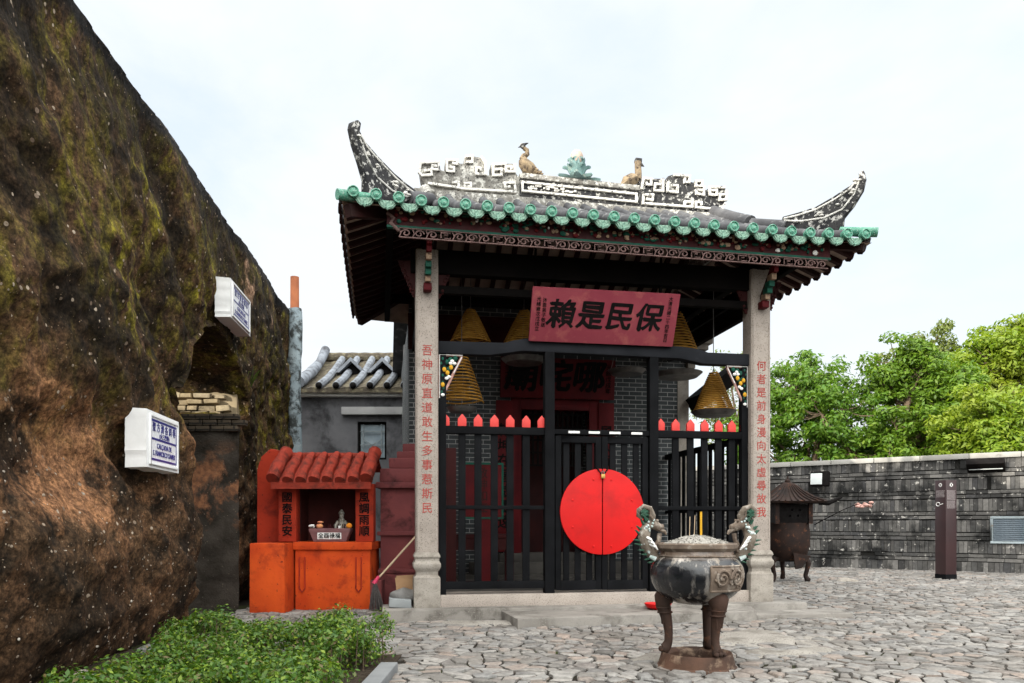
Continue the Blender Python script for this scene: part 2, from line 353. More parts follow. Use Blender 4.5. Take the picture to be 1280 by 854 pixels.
def mat_isl(name, cols, rough=.9, bump=.5, bscale=40, bdist=.006, stain=None, sscale=1.0, slo=.5, shi=.6, white=None):
    """a colour of its own for every loose brick, leaf or tile in the mesh"""
    b = NB(name); g = b.n('NewGeometry').outputs['Random Per Island']
    n = len(cols); col = b.ramp(g, *[(k / max(1, n - 1), c) for k, c in enumerate(cols)])
    col = b.mix(.6, col, b.ramp(b.noise(14, 5), (.3, .55), (.7, 1.15)), 'MULTIPLY')
    if stain: col = b.mix(b.ramp(b.noise(sscale, 7, rough=.6), (slo, 0), (shi, 1)), col, stain)
    if white: col = b.mix(b.ramp(b.noise(7, 7, rough=.65), (.595, 0), (.66, 1)), col, white)
    return b.done(col, rough, [(b.noise(bscale, 5), bump, bdist)])
M['court_brick'] = mat_isl('sooty_court_brick', [(.035, .034, .034), (.085, .082, .078), (.055, .054, .056), (.13, .124, .117), (.03, .029, .028), (.19, .18, .17), (.07, .067, .063), (.11, .104, .10)],
                           stain=(.012, .012, .012), sscale=1.3, slo=.50, shi=.62, white=(.40, .38, .35))

M['brick_isl'] = mat_isl('old_pale_brick', [(.46, .37, .23), (.32, .25, .155), (.52, .44, .30), (.38, .30, .19), (.48, .42, .31)], stain=(.10, .078, .05), sscale=3.4, slo=.50, shi=.62)

M['pebble'] = mat_isl('pebble', [(.16, .11, .075), (.34, .27, .20), (.09, .07, .055), (.46, .41, .34), (.24, .16, .11), (.55, .50, .43)])

def mat_leaf(name, cols, trans=.35, hue=None):
    b = NB(name); g = b.n('NewGeometry').outputs['Random Per Island']
    n = len(cols); col = b.ramp(g, *[(k / (n - 1), c) for k, c in enumerate(cols)])
    if hue: col = b.mix(b.ramp(b.noise(hue[1], 3), (.42, 0), (.62, 1)), col, hue[0])
    b.done(col, .5, [], 0, .35)
    tr = b.n('BsdfTranslucent'); b.l(b.mix(1.0, col, (1.25, 1.3, .7), 'MULTIPLY'), tr.inputs[0])
    ms = b.n('MixShader'); ms.inputs[0].default_value = trans
    b.l(b.b.outputs[0], ms.inputs[1]); b.l(tr.outputs[0], ms.inputs[2]); b.l(ms.outputs[0], b.out.inputs[0])
    return b.m
M['leaf_hedge'] = mat_leaf('hedge_leaf', [(.025, .075, .010), (.065, .135, .012), (.04, .10, .012), (.12, .20, .014), (.03, .08, .010), (.20, .27, .02), (.06, .135, .013), (.04, .10, .012), (.15, .10, .045)], .25)
M['leaf_yellow'] = mat_leaf('yellow_green_leaf', [(.13, .22, .014), (.17, .25, .016), (.11, .19, .013), (.22, .28, .02), (.15, .23, .015)], .42, ((.21, .25, .025), .35))
M['leaf_mid'] = mat_leaf('mid_green_leaf', [(.085, .17, .014), (.12, .205, .016), (.07, .14, .013), (.155, .23, .018)], .4)
M['leaf_dark'] = mat_leaf('dark_green_leaf', [(.055, .135, .013), (.095, .18, .015), (.07, .15, .013), (.125, .20, .017)], .38)
M['leaf_sparse'] = mat_leaf('pale_leaf', [(.13, .17, .045), (.16, .19, .05), (.10, .14, .03)], .4)

def mat_ground():
    b = NB('cobbles'); x, y, z = b.xyz(); base = b.comb(x, y)
    nd = b.n('TexNoise'); nd.inputs['Scale'].default_value = 2.2; nd.inputs['Detail'].default_value = 2; b.l(base, nd.inputs['Vector'])
    off = b.n('VectorMath', operation='SCALE'); off.inputs['Scale'].default_value = .16; b.l(nd.outputs['Color'], off.inputs[0])
    ad = b.n('VectorMath', operation='ADD'); b.l(base, ad.inputs[0]); b.l(off.outputs[0], ad.inputs[1])
    sq = b.mapping((1.0, 1.35, 1), ad.outputs[0], (0, 0, .5)); co = sq
    edge = b.vor(6.6, 'DISTANCE_TO_EDGE', co, '2D'); cell = b.vor(6.6, 'F1', co, '2D', 1)
    cs = b.n('SeparateColor'); b.l(cell, cs.inputs[0])
    stone = b.ramp(cs.outputs[0], (0, (.19, .172, .158)), (.3, (.29, .268, .245)), (.55, (.235, .227, .22)), (.75, (.33, .285, .25)), (1, (.16, .15, .143)))
    stone = b.mix(.55, stone, b.ramp(b.noise(22, 6, base, .65), (.3, .62), (.7, 1.12)), 'MULTIPLY')
    worn = b.ramp(b.noise(.55, 3, base), (.46, 0), (.62, 1))              # stretches where the joints are filled and trodden smooth
    wd = b.math('ADD', b.math('MULTIPLY', b.noise(3.2, 5, base), .16), -.02)
    wd = b.math('SUBTRACT', wd, b.math('MULTIPLY', worn, .03))
    joint = b.math('MULTIPLY', b.math('SUBTRACT', edge, wd), 42, True)
    dirt = b.mix(b.ramp(b.noise(1.1, 4, base), (.55, 0), (.72, 1)), (.028, .023, .018), (.06, .072, .02))
    filler = b.mix(b.ramp(b.noise(.8, 4, base), (.50, 0), (.66, 1)), dirt, (.21, .197, .18))
    col = b.mix(joint, filler, stone)
    col = b.mix(b.ramp(b.noise(.9, 6, base), (.56, 0), (.74, .5)), col, (.12, .11, .098))
    h = b.math('MULTIPLY', b.math('MINIMUM', b.math('SUBTRACT', edge, b.math('MULTIPLY', wd, .8)), .09), 9, True)
    return b.done(col, .85, [(h, .75, .03), (b.noise(38, 5, base), .4, .008)])
M['shaded_floor'] = plain('shaded_porch_stone', (.085, .078, .07), (.05, .046, .042), 3, .85, .3)  # the porch's shade is put into this stone colour
M['cobbles'] = mat_ground()
def mat_joint():
    b = NB('joint_fill'); x, y, z = b.xyz(); base = b.comb(x, y)
    col = b.mix(b.ramp(b.noise(1.1, 4, base), (.54, 0), (.70, 1)), (.018, .015, .012), (.04, .05, .015))
    col = b.mix(b.ramp(b.noise(.75, 5, base), (.56, 0), (.68, .8)), col, (.17, .155, .14))
    col = b.mix(.5, col, b.ramp(b.noise(50, 5, base), (.3, .5), (.7, 1.3)), 'MULTIPLY')
    return b.done(col, .95, [(b.noise(40, 6, base), .6, .01)], 0, .1)
M['joint_fill'] = mat_joint()
M['cement'] = plain('cement_skim', (.27, .25, .225), (.19, .175, .155), 2.2, .95, .5, 45, .012, (.10, .088, .075), 2.6, .52, .68, (.12, .105, .09), 60)
def mat_cobble():
    b = NB('cobble_stone'); g = b.n('NewGeometry').outputs['Random Per Island']
    col = b.ramp(g, (0, (.095, .088, .082)), (.2, (.205, .19, .175)), (.4, (.165, .16, .155)), (.55, (.26, .243, .225)), (.7, (.13, .124, .12)), (.85, (.235, .19, .162)), (1, (.19, .183, .175)))
    col = b.mix(.75, col, b.ramp(b.noise(24, 7, rough=.68), (.32, .5), (.5, .95), (.68, 1.35)), 'MULTIPLY')
    x, y, z = b.xyz(); base = b.comb(x, y)
    col = b.mix(b.ramp(b.noise(.7, 6, base, .6), (.50, 0), (.70, .7)), col, (.085, .072, .06))
    col = b.mix(b.ramp(b.noise(1.3, 6, base, .62), (.57, 0), (.68, .6)), col, (.31, .295, .275))
    return b.done(col, .8, [(b.noise(9, 5), .5, .02), (b.noise(45, 6, rough=.7), .5, .006)], 0, .25)
M['cobble'] = mat_cobble()

def mat_earth():
    b = NB('rammed_earth'); x, y, z = b.xyz()
    n1 = b.noise(.9, 6, rough=.6, dist=.4); n2 = b.noise(4.5, 8, rough=.7)
    streak = b.noise(2.2, 8, b.mapping((1.2, 2.4, 1.1), rot=(.7, 0, 0)), .68, .6)
    col = b.mix(b.ramp(n2, (.36, 0), (.64, 1)), (.026, .016, .009), (.105, .058, .030))
    # red-brown earth where the weathered skin has come off
    low = b.ramp(z, (.0, .3), (.25, 1), (.5, 1), (1.0, 0))               # ramp input clamps; see zz
    zz = b.math('MULTIPLY', z, .25)
    low = b.ramp(zz, (.10, .2), (.22, 1), (.55, .95), (.78, .0))
    dv = b.n('VectorMath', operation='SUBTRACT'); dv.inputs[1].default_value = (0, 5.85, 1.72); b.l(b.comb(0.0, y, z), dv.inputs[0])
    dl = b.n('VectorMath', operation='LENGTH'); b.l(b.mapping((1, .62, 1.5), dv.outputs[0]), dl.inputs[0])
    hole = b.math('MULTIPLY', b.math('SUBTRACT', b.math('ADD', .86, b.math('MULTIPLY', b.math('SUBTRACT', b.noise(1.8, 6, rough=.6), .5), 1.3)), dl.outputs['Value']), 7, True)
    rawm = b.math('MAXIMUM', hole, b.math('MULTIPLY', b.math('MULTIPLY', b.ramp(b.noise(.95, 6, dist=.3, rough=.62), (.50, 0), (.60, 1)), low), .75))
    raw = b.mix(b.ramp(b.noise(9, 6), (.35, 0), (.65, 1)), (.30, .145, .068), (.18, .088, .046))
    col = b.mix(b.math('MULTIPLY', rawm, .9), col, raw)
    # moss on the upper part
    up = b.ramp(zz, (.42, 0), (.66, .9), (1, 1))
    mossm = b.math('MULTIPLY', b.math('MULTIPLY', b.ramp(streak, (.44, 0), (.60, 1)), b.ramp(b.noise(.8, 5, rough=.6), (.36, .3), (.54, 1))), up)
    moss = b.mix(b.ramp(b.noise(7, 6), (.35, 0), (.7, 1)), (.06, .05, .008), (.27, .235, .02))
    col = b.mix(b.math('MULTIPLY', mossm, .85), col, moss)
    # black mould over the top edge and in big blotches
    col = b.mix(b.ramp(b.noise(1.4, 7, rough=.65), (.49, 0), (.60, .92)), col, (.012, .009, .006))
    col = b.mix(b.math('MULTIPLY', b.ramp(b.noise(.62, 5, b.mapping((1, 1, 1.5)), .6, .4), (.47, 0), (.58, 1)), .7), col, (.016, .011, .007))
    topm = b.math('MULTIPLY', b.math('SUBTRACT', b.math('ADD', z, b.math('MULTIPLY', n2, .25)), 5.24), 9, True)
    col = b.mix(topm, col, (.018, .016, .015))
    # worn plaster patches towards the far end
    pm = b.math('MULTIPLY', b.ramp(b.math('MULTIPLY', y, .06), (.60, 0), (.66, 1), (.80, 1), (.84, 0)), b.ramp(z, (0, 0), (1, 1)))
    zb = b.ramp(b.math('MULTIPLY', z, .18), (.80, 0), (.84, 1), (.905, 1), (.925, 0))
    pm = b.math('MULTIPLY', b.math('MULTIPLY', pm, zb), b.ramp(b.noise(1.1, 5, b.mapping((1, 1, .6))), (.50, 0), (.56, 1)))
    col = b.mix(pm, col, b.mix(b.ramp(b.noise(10, 5), (.4, 0), (.6, 1)), (.48, .30, .20), (.30, .17, .10)))
    # grain: the wall is a coarse mix of sand, clay and grit
    col = b.mix(1.0, col, b.ramp(b.noise(26, 4, rough=.62), (.34, .42), (.50, .92), (.66, 1.6)), 'MULTIPLY')
    col = b.mix(.8, col, b.ramp(b.noise(70, 4, rough=.7), (.36, .5), (.64, 1.5)), 'MULTIPLY')
    # pebbles and shell bits in the mix
    vd = b.vor(17, 'F1'); sel = b.n('SeparateColor'); b.l(b.vor(17, 'F1', out=1), sel.inputs[0])
    sz = b.math('MULTIPLY', b.math('SUBTRACT', sel.outputs[0], .68), 1.1, True)
    peb = b.math('MULTIPLY', b.math('SUBTRACT', sz, vd), 30, True)
    col = b.mix(peb, col, b.mix(sel.outputs[1], (.12, .08, .055), (.42, .34, .26)))
    vd2 = b.vor(46, 'F1'); sel2 = b.n('SeparateColor'); b.l(b.vor(46, 'F1', out=1), sel2.inputs[0])
    peb2 = b.math('MULTIPLY', b.math('SUBTRACT', b.math('MULTIPLY', b.math('SUBTRACT', sel2.outputs[0], .8), 1.4, True), vd2), 20, True)
    col = b.mix(peb2, col, (.24, .17, .11))
    return b.done(col, .95, [(b.noise(3.2, 3, rough=.55), .6, .10), (n2, .35, .04), (b.noise(22, 4, rough=.6), .6, .018), (b.math('ADD', peb, peb2), .5, .02)], 0, .15)
M['earth'] = mat_earth()

def mat_infill():
    b = NB('jamb_plaster')
    n = b.noise(1.6, 7, rough=.65, dist=.3)
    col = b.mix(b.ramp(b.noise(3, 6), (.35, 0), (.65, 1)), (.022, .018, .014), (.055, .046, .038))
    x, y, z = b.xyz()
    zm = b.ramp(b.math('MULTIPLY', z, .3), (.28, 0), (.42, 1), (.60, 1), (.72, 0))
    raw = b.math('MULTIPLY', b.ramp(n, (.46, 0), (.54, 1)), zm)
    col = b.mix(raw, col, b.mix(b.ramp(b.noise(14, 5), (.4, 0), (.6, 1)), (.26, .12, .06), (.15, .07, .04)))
    vd = b.vor(40, 'F1'); sel = b.n('SeparateColor'); b.l(b.vor(40, 'F1', out=1), sel.inputs[0])
    peb = b.math('MULTIPLY', b.math('SUBTRACT', b.math('MULTIPLY', b.math('SUBTRACT', sel.outputs[0], .8), 1.4, True), vd), 20, True)
    col = b.mix(peb, col, (.20, .16, .12))
    return b.done(col, .95, [(b.noise(6, 8, rough=.7), .7, .06), (b.noise(40, 5), .5, .012)], 0, .15)
M['infill'] = mat_infill()

def mat_censer():
    b = NB('censer_bowl'); x, y, z = b.xyz()
    run = b.noise(9, 6, b.mapping((1, 1, .14)), .65)
    col = b.mix(b.ramp(b.noise(5, 5), (.4, 0), (.6, 1)), (.006, .007, .009), (.02, .02, .023))
    hi = b.ramp(z, (.50, .8), (.64, .35), (.80, .05), (.93, .8))
    m = b.math('MULTIPLY', b.ramp(run, (.50, 0), (.60, 1)), b.math('ADD', hi, .12), True)
    col = b.mix(m, col, b.mix(b.ramp(b.noise(7, 4), (.4, 0), (.6, 1)), (.62, .57, .52), (.30, .25, .20)))
    col = b.mix(b.ramp(z, (.90, 0), (.955, .9)), col, b.mix(b.ramp(b.noise(12, 5), (.4, 0), (.6, 1)), (.22, .155, .115), (.12, .085, .065)))
    r = b.ramp(m, (0, .20), (1, .75))
    return b.done(col, r, [(b.noise(24, 6), .5, .008), (run, .35, .01)], 0, .5)
M['censer'] = mat_censer()

# ------------------------------------------------------------------ the temple's own frame: u along the front, v inwards
TH = math.atan2(960, 5610); CT, ST = math.cos(TH), math.sin(TH)
TO = (-1.08, 9.7)
def T(u, v, z=0.0): return (TO[0] + u * CT - v * ST, TO[1] + u * ST + v * CT, z)

# ------------------------------------------------------------------ ground
def wall_x(y): return -2.8 - .1 * y
g = MB(); g.grid(lambda a, b_: (a, b_, 0.0), [-400, -60, -15, 0, 15, 30, 60, 400], [-400, -60, -10, 0, 10, 20, 40, 400])
tag(g.build('ground', M['joint_fill']), kind='structure')

# cobbles set one by one: jittered cells, each clipped by its neighbours, with a worn rounded top
def cobbles():
    G = .150; rg = random.Random(5); seeds = {}
    x0, x1, y0, y1 = -4.2, 15.2, 5.0, 22.2
    nx, ny = int((x1 - x0) / G), int((y1 - y0) / G)
    for i in range(-2, nx + 3):
        for j in range(-2, ny + 3):
            seeds[i, j] = (x0 + (i + rg.uniform(-.62, .62) + .5 * (j % 2)) * G * 1.08, y0 + (j + rg.uniform(-.6, .6)) * G * .92)
    V = []; F = []
    for i in range(nx + 1):
        for j in range(ny + 1):
            sx_, sy_ = seeds[i, j]
            if sx_ > .73 * sy_ + 3.0 or sx_ < wall_x(sy_) + .1 or (sy_ < 7.0 and sx_ < -1.0): continue
            u = (sx_ - TO[0]) * CT + (sy_ - TO[1]) * ST; v = -(sx_ - TO[0]) * ST + (sy_ - TO[1]) * CT
            if -.4 < u < 4.8 and v > -.2: continue
            if sy_ > 21.74 - .75 * (sx_ - 7.58) + .2: continue
            poly = [(sx_ - .4, sy_ - .4), (sx_ + .4, sy_ - .4), (sx_ + .4, sy_ + .4), (sx_ - .4, sy_ + .4)]
            for di in range(-2, 3):
                for dj in range(-2, 3):
                    if not (di or dj): continue
                    qx, qy = seeds[i + di, j + dj]; nx_, ny_ = qx - sx_, qy - sy_; L = math.hypot(nx_, ny_)
                    if L < 1e-4 or L > .8: continue
                    nx_ /= L; ny_ /= L; c = nx_ * (sx_ + qx) / 2 + ny_ * (sy_ + qy) / 2
                    out = []; n = len(poly)
                    ds = [nx_ * p[0] + ny_ * p[1] - c for p in poly]
                    for k in range(n):
                        a, b = poly[k], poly[(k + 1) % n]; da, db = ds[k], ds[(k + 1) % n]
                        if da <= 0: out.append(a)
                        if da * db < 0: t_ = da / (da - db); out.append((a[0] + (b[0] - a[0]) * t_, a[1] + (b[1] - a[1]) * t_))
                    poly = out
                    if len(poly) < 3: break
                if len(poly) < 3: break
            if len(poly) < 3: continue
            pc = []                                    # drop slivers, add a little wander to long edges
            n = len(poly)
            for k in range(n):
                a, b = poly[k], poly[(k + 1) % n]
                if math.dist(a, b) < .012: continue
                pc.append(a)
                if math.dist(a, b) > .09: pc.append(((a[0] + b[0]) / 2 + rg.uniform(-.008, .008), (a[1] + b[1]) / 2 + rg.uniform(-.008, .008)))
            if len(pc) < 3: continue
            cx = sum(p[0] for p in pc) / len(pc); cy = sum(p[1] for p in pc) / len(pc)
            worn = min(1, max(0, (noise.noise(Vector((sx_ * .55, sy_ * .55, 2))) + .05) * 3))
            R_ = sum(math.dist(p, (cx, cy)) for p in pc) / len(pc)
            if R_ < .035: continue
            gap = rg.uniform(.009, .022) * (1 - .5 * worn); h = rg.uniform(.014, .032) - .008 * worn; tx, ty = rg.uniform(-.07, .07), rg.uniform(-.07, .07)
            base = len(V); m = len(pc)
            for f, z in ((1 - gap / R_, -.01), (1 - (gap + .003) / R_, h * .72), (1 - min(.5, (gap + .016) / R_), h)):
                for p in pc: V.append((cx + (p[0] - cx) * f, cy + (p[1] - cy) * f, z + (tx * (p[0] - cx) + ty * (p[1] - cy) if z > 0 else 0)))
            for r in (0, 1):
                for k in range(m): F.append((base + r * m + k, base + r * m + (k + 1) % m, base + (r + 1) * m + (k + 1) % m, base + (r + 1) * m + k))
            F.append(tuple(base + 2 * m + k for k in range(m)))
    me = bpy.data.meshes.new('paving'); me.from_pydata(V, [], F)
    return tag(link('paving', me, M['cobble'], None, 50), kind='structure')
cobbles()
def skim(x, y):
    d = math.hypot((x - 2.3) / 1.75, (y - 7.5) / 1.25); m = 1.15 - d + noise.turbulence(Vector((x * 1.3, y * 1.3, 4)), 4, False) * .75 - .35
    d2 = math.hypot((x + .1) / 1.1, (y - 9.15) / .30); m = max(m, 1.0 - d2 + noise.noise(Vector((x * 2.3, y * 2.3, 9))) * .5)
    return -.03 + .074 * min(1, max(0, m * 1.6)) + .004 * noise.noise(Vector((x * 5, y * 5, 1)))
m = MB(); m.grid(lambda x, y: (x, y, skim(x, y)), list(np.linspace(-1.6, 5.2, 150)), list(np.linspace(5.6, 9.9, 110)))
tag(m.build('cement_patch', M['cement'], None, smooth=60), kind='structure')

# ------------------------------------------------------------------ old rammed-earth city wall on the left
def wall_x(y): return -2.8 - .1 * y
def earth_wall():
    me = bpy.data.meshes.new('w'); bm = bmesh.new()
    m = MB()
    m.add([(wall_x(y) - dx, y, z) for y in (1.5, 15.0) for dx in (0, 1.9) for z in (-.25, 5.32)],
          [(0, 1, 3, 2), (4, 6, 7, 5), (0, 4, 5, 1), (2, 3, 7, 6), (0, 2, 6, 4), (1, 5, 7, 3)])
    base = m.build('base', None, smooth=0)
    arch = [(8.86, -.6), (8.80, 1.0), (8.72, 2.0), (8.80, 2.75), (9.05, 3.25), (9.5, 3.62), (10.0, 3.72), (10.6, 3.62), (11.05, 3.38), (11.32, 3.05), (11.36, 2.78), (10.92, 2.75), (10.92, -.6)]
    k = MB().prism(arch, YZ(), -6.6, -2.5)
    cut = k.build('cut', None, smooth=0)
    md = base.modifiers.new('b', 'BOOLEAN'); md.operation = 'DIFFERENCE'; md.object = cut; md.solver = 'EXACT'
    rm = base.modifiers.new('r', 'REMESH'); rm.mode = 'VOXEL'; rm.voxel_size = .034
    bpy.context.view_layer.update()
    me = bpy.data.meshes.new_from_object(base.evaluated_get(bpy.context.evaluated_depsgraph_get()))
    bpy.data.objects.remove(base); bpy.data.objects.remove(cut)
    nrm = [tuple(v.normal) for v in me.vertices]
    for v, n in zip(me.vertices, nrm):
        p = v.co.copy(); n = Vector(n)
        top = min(1, max(0, (5.3 - p.z) / .25)); inside = 1.0
        if 8.8 < p.y < 11.5 and n.x < .5: inside = .35
        d = noise.noise(p * .55 + Vector((3, 1, 7))) * .16 + noise.noise(p * 1.6) * .085 + noise.turbulence(p * 3.4, 4, False) * .06 + noise.noise(p * 8) * .024 + noise.noise(p * 17) * .016
        # ledges and gullies that run down across the face
        q = Vector((p.x, p.y * .9 + p.z * .9, p.z * .35))
        d -= max(0, noise.noise(q * 1.25 + Vector((5, 5, 5))) - .12) * .42
        # belly of the near stretch, undercut near the ground
        belly = math.exp(-((p.z - .95) / .7) ** 2) * math.exp(-((p.y - 7.3) / 2.6) ** 2) * .16
        under = -max(0, .42 - p.z) * .42
        scoop = -math.exp(-((p.z - 1.75) / .45) ** 2) * math.exp(-((p.y - 6.0) / 1.4) ** 2) * .24
        if n.x > .3: d += belly + under + scoop
        v.co = p + n * (d * (.12 + .88 * top * (.45 + .55 * min(1, max(0, (4.9 - p.z) / 1.2)))) * inside)
    return me
wallT = thing('earth_wall', 'tall mossy brown rammed-earth wall with an arched opening, filling the left side', 'wall')
ew = earth_wall()
link('earth_face', ew, M['earth'], wallT, 60)
pb_ = MB(); rg_ = random.Random(3); cand = [v for v in ew.vertices if v.normal.x > .35 and 2.5 < v.co.y < 9 and v.co.z < 2.6]
for v in rg_.sample(cand, 700):
    if v.co.z > 1.7 and rg_.random() < .6: continue
    r_ = .004 + .011 * rg_.random() ** 3; q = MB().ball((0, 0, 0), r_, 4, (rg_.uniform(.35, .6), rg_.uniform(.8, 1.8), rg_.uniform(.5, 1.1)))
    pb_.add([(v.co.x + a, v.co.y + b2, v.co.z + c2) for a, b2, c2 in q.v], q.f)
tag(pb_.build('embedded_pebbles', M['pebble'], wallT, smooth=80), kind='stuff')
jam = MB(); jam.grid(lambda x, z: (x, 10.86 + .05 * noise.noise(Vector((x * 2, z * 2, 0))) + (.03 * noise.noise(Vector((x * 7, z * 7, 4)))), z), list(np.linspace(-5.6, -3.86, 30)), list(np.linspace(-.1, 2.74, 46)))
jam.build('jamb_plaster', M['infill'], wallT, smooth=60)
bk = MB()
for r in range(3):
    for i in range(9):
        x = -5.55 + i * .2 + (.1 if r % 2 else 0); bk.obox((x, 10.86 + random.uniform(-.02, .015), 2.54 + r * .085), (.185, .12, .075))
bk.build('jamb_bricks', M['brick_dark'], wallT, .008)
bk = MB().box(-5.7, -4.02, 11.24, 11.34, 2.74, 3.14)
for r in range(4):
    x = -5.7 + (.13 if r % 2 else 0)
    while x < -4.25 - random.uniform(0, .05):
        w_ = random.uniform(.17, .30); bk.obox((x + w_ / 2, 11.19 + random.uniform(-.035, .03), 2.80 + r * .085 + random.uniform(-.012, .012)), (w_ - random.uniform(.006, .03), .09, .085 - random.uniform(.006, .024)), Matrix.Rotation(random.uniform(-.06, .06), 3, 'Y')); x += w_
bk.build('arch_brickwork', M['brick_isl'], wallT, .010, smooth=0, jitter=.014, jscale=9)
# tufts of grass that grow from the arch edge
def tuft(n, c, L, parent, name, dirx=.6):
    m = MB()
    for i in range(n):
        a = random.uniform(-.5, .5); l = L * random.uniform(.5, 1); p = Vector(c) + Vector((random.uniform(-.03, .03), random.uniform(-.05, .05), 0))
        q = p + Vector((dirx * l * .6, a * l, l * .75)); e = q + Vector((dirx * l * .5, a * l * .6, l * -.05))
        m.add([p + Vector((0, -.008, 0)), p + Vector((0, .008, 0)), q + Vector((0, .006, 0)), q + Vector((0, -.006, 0)), e], [(0, 1, 2, 3), (3, 2, 4)])
    return m.build(name, M['leaf_mid'], parent, smooth=0)
tuft(16, (-3.92, 11.42, 3.2), .42, wallT, 'grass_tuft', .5)

# the two plaster-framed street nameplates fixed to it
def nameplate(y0, z0, W, H, D, yaw, label, lines):
    t = thing('street_sign', label, 'street sign', (wall_x(y0) + .05, y0, z0), yaw)     # local: +x outwards is the face, y along the wall, z up
    m = MB(); n = 14
    rag = lambda s: .02 * noise.noise(Vector((s * 9, 2.3, y0))) + random.uniform(-.006, .006)
    back = []; front = []
    per = [(-W / 2 + W * i / n, -H / 2) for i in range(n)] + [(W / 2, -H / 2 + H * i / n) for i in range(n)] + [(W / 2 - W * i / n, H / 2) for i in range(n)] + [(-W / 2, H / 2 - H * i / n) for i in range(n)]
    for a, b in per:
        r = 1 + .035 + rag(a + b * 3) * 1.6
        back.append((-.07, a * r, b * r)); front.append((D, a, b))
    k = len(per)
    m.add(back + front, [tuple(range(k)), tuple(range(2 * k - 1, k - 1, -1))] + [(i, (i + 1) % k, k + (i + 1) % k, k + i) for i in range(k)])
    m.build('plaster_frame', M['sign_white'], t, smooth=20)
    b = MB()
    w2, h2, th = W * .42, H * .40, .022
    b.box(D, D + .02, -w2, w2, h2, h2 + th); b.box(D, D + .02, -w2, w2, -h2 - th, -h2); b.box(D, D + .02, -w2 - th, -w2, -h2 - th, h2 + th); b.box(D, D + .02, w2, w2 + th, -h2 - th, h2 + th)
    b.build('moulding', M['sign_white'], t, .004)
    MB().box(D - .002, D + .006, -w2, w2, -h2, h2).build('plate', M['enamel'], t)
    f = MB(); e = .02
    w3, h3 = w2 - .02, h2 - .02
    for a0, a1, c0, c1 in ((-w3, w3, h3 - e, h3), (-w3, w3, -h3, -h3 + e), (-w3, -w3 + e, -h3 + e, h3 - e), (w3 - e, w3, -h3 + e, h3 - e), (-w3 + e, w3 - e, -e / 2 + .01, e / 2 + .01)):
        f.box(D + .006, D + .009, a0, a1, c0, c1)
    f.build('blue_border', M['blue'], t, smooth=0)
    for body, size, zz, sx in lines:
        text(body, size, M['blue'], t, (D + .0085, 0, zz), (PI / 2, 0, PI / 2), .006, .002, sx=sx)
    return t
LN = lambda s: [("聖 方 濟 各 斜 巷", .092 * s, .118 * s, 1), ("(大三巴巷)", .055 * s, .046 * s, 1.15), ("CALÇADA DE", .07 * s, -.052 * s, 1), ("S. FRANCISCO XAVIER", .07 * s, -.122 * s, .92)]
nameplate(7.45, 1.985, .95, .53, .11, rad(7), 'lower of the two white street nameplates on the earth wall, left of the arch', LN(1.0))
nameplate(10.38, 4.11, 1.05, .50, .12, rad(5.5), 'upper white street nameplate on the earth wall, above the arch', LN(1.0))

# ------------------------------------------------------------------ pipe at the wall's end
t = thing('chimney_pipe', 'blue-grey plastered pipe with a terracotta tip at the end of the earth wall', 'chimney', (-4.21, 14.88, 0))
m = MB(); pts = [(0.015 * math.sin(z * 3), .02 * math.cos(z * 2.2), z) for z in np.linspace(0, 5.35, 34)]
m.tube(pts, [.135 + .022 * noise.noise(Vector((0, 0, p[2] * 2.3))) for p in pts], 14); m.build('plaster_pipe', M['pipe_plaster'], t, jitter=.03, jscale=4)
MB().lathe([(.085, 5.3), (.082, 5.98), (.06, 5.98), (.06, 5.5)], 16).build('terracotta_tip', M['terracotta'], t)

# ------------------------------------------------------------------ grey house behind
hx0, hx1, hy = -4.75, -1.75, 17.0
t = thing('grey_house', 'low grey rendered house with a blue-grey tiled roof behind the orange shrine', 'house', (0, 0, 0))
wm = MB()
wx0, wx1, wz0, wz1 = -3.42, -2.78, 2.62, 3.46
wm.box(hx0, wx0, hy, hy + .25, 0, 4.2); wm.box(wx1, hx1, hy, hy + .25, 0, 4.2); wm.box(wx0, wx1, hy, hy + .25, 0, wz0); wm.box(wx0, wx1, hy, hy + .25, wz1, 4.2)
wm.box(hx0, hx0 + .2, hy + .25, hy + 4.4, 0, 4.0); wm.box(hx1 - .2, hx1, hy + .25, hy + 4.4, 0, 4.0); wm.box(hx0, hx1, hy + 4.4, hy + 4.6, 0, 4.0)
wm.build('wall', M['house_wall'], t, smooth=0)
MB().box(hx0 - .05, hx1 + .05, hy - .16, hy + .1, 4.0, 4.085).build('eave_band', M['white_paint'], t, .01)
MB().box(-3.75, -1.95, hy - .14, hy, 3.60, 3.77).build('lintel', M['concrete'], t, .015)
wf = MB().box(wx0, wx1, hy + .08, hy + .15, wz1 - .05, wz1).box(wx0, wx0 + .05, hy + .08, hy + .15, wz0, wz1 - .05).box(wx1 - .05, wx1, hy + .08, hy + .15, wz0, wz1 - .05).box(wx0 + .05, wx1 - .05, hy + .08, hy + .15, wz0, wz0 + .05).build('window', M['dark_wood'], t)
MB().box(wx0 + .05, wx1 - .05, hy + .12, hy + .13, wz0 + .05, wz1 - .05).build('pane', M['glass'], wf)
gr = MB()
for z in (2.95, 3.25): gr.bar((wx0 + .05, hy + .06, z), (wx1 - .05, hy + .06, z), .02, .02)
gr.bar((wx0 + .12, hy + .06, wz0 + .05), (wx0 + .12, hy + .06, wz1 - .05), .02, .02); gr.bar((wx1 - .12, hy + .06, wz0 + .05), (wx1 - .12, hy + .06, wz1 - .05), .02, .02)
gr.bar((-3.3, hy + .06, 3.08), (-3.1, hy + .06, 2.94), .02, .02); gr.bar((-3.1, hy + .06, 2.94), (-2.9, hy + .06, 3.08), .02, .02)
gr.build('window_bars', M['louver_frame'], wf)
rm_ = MB()
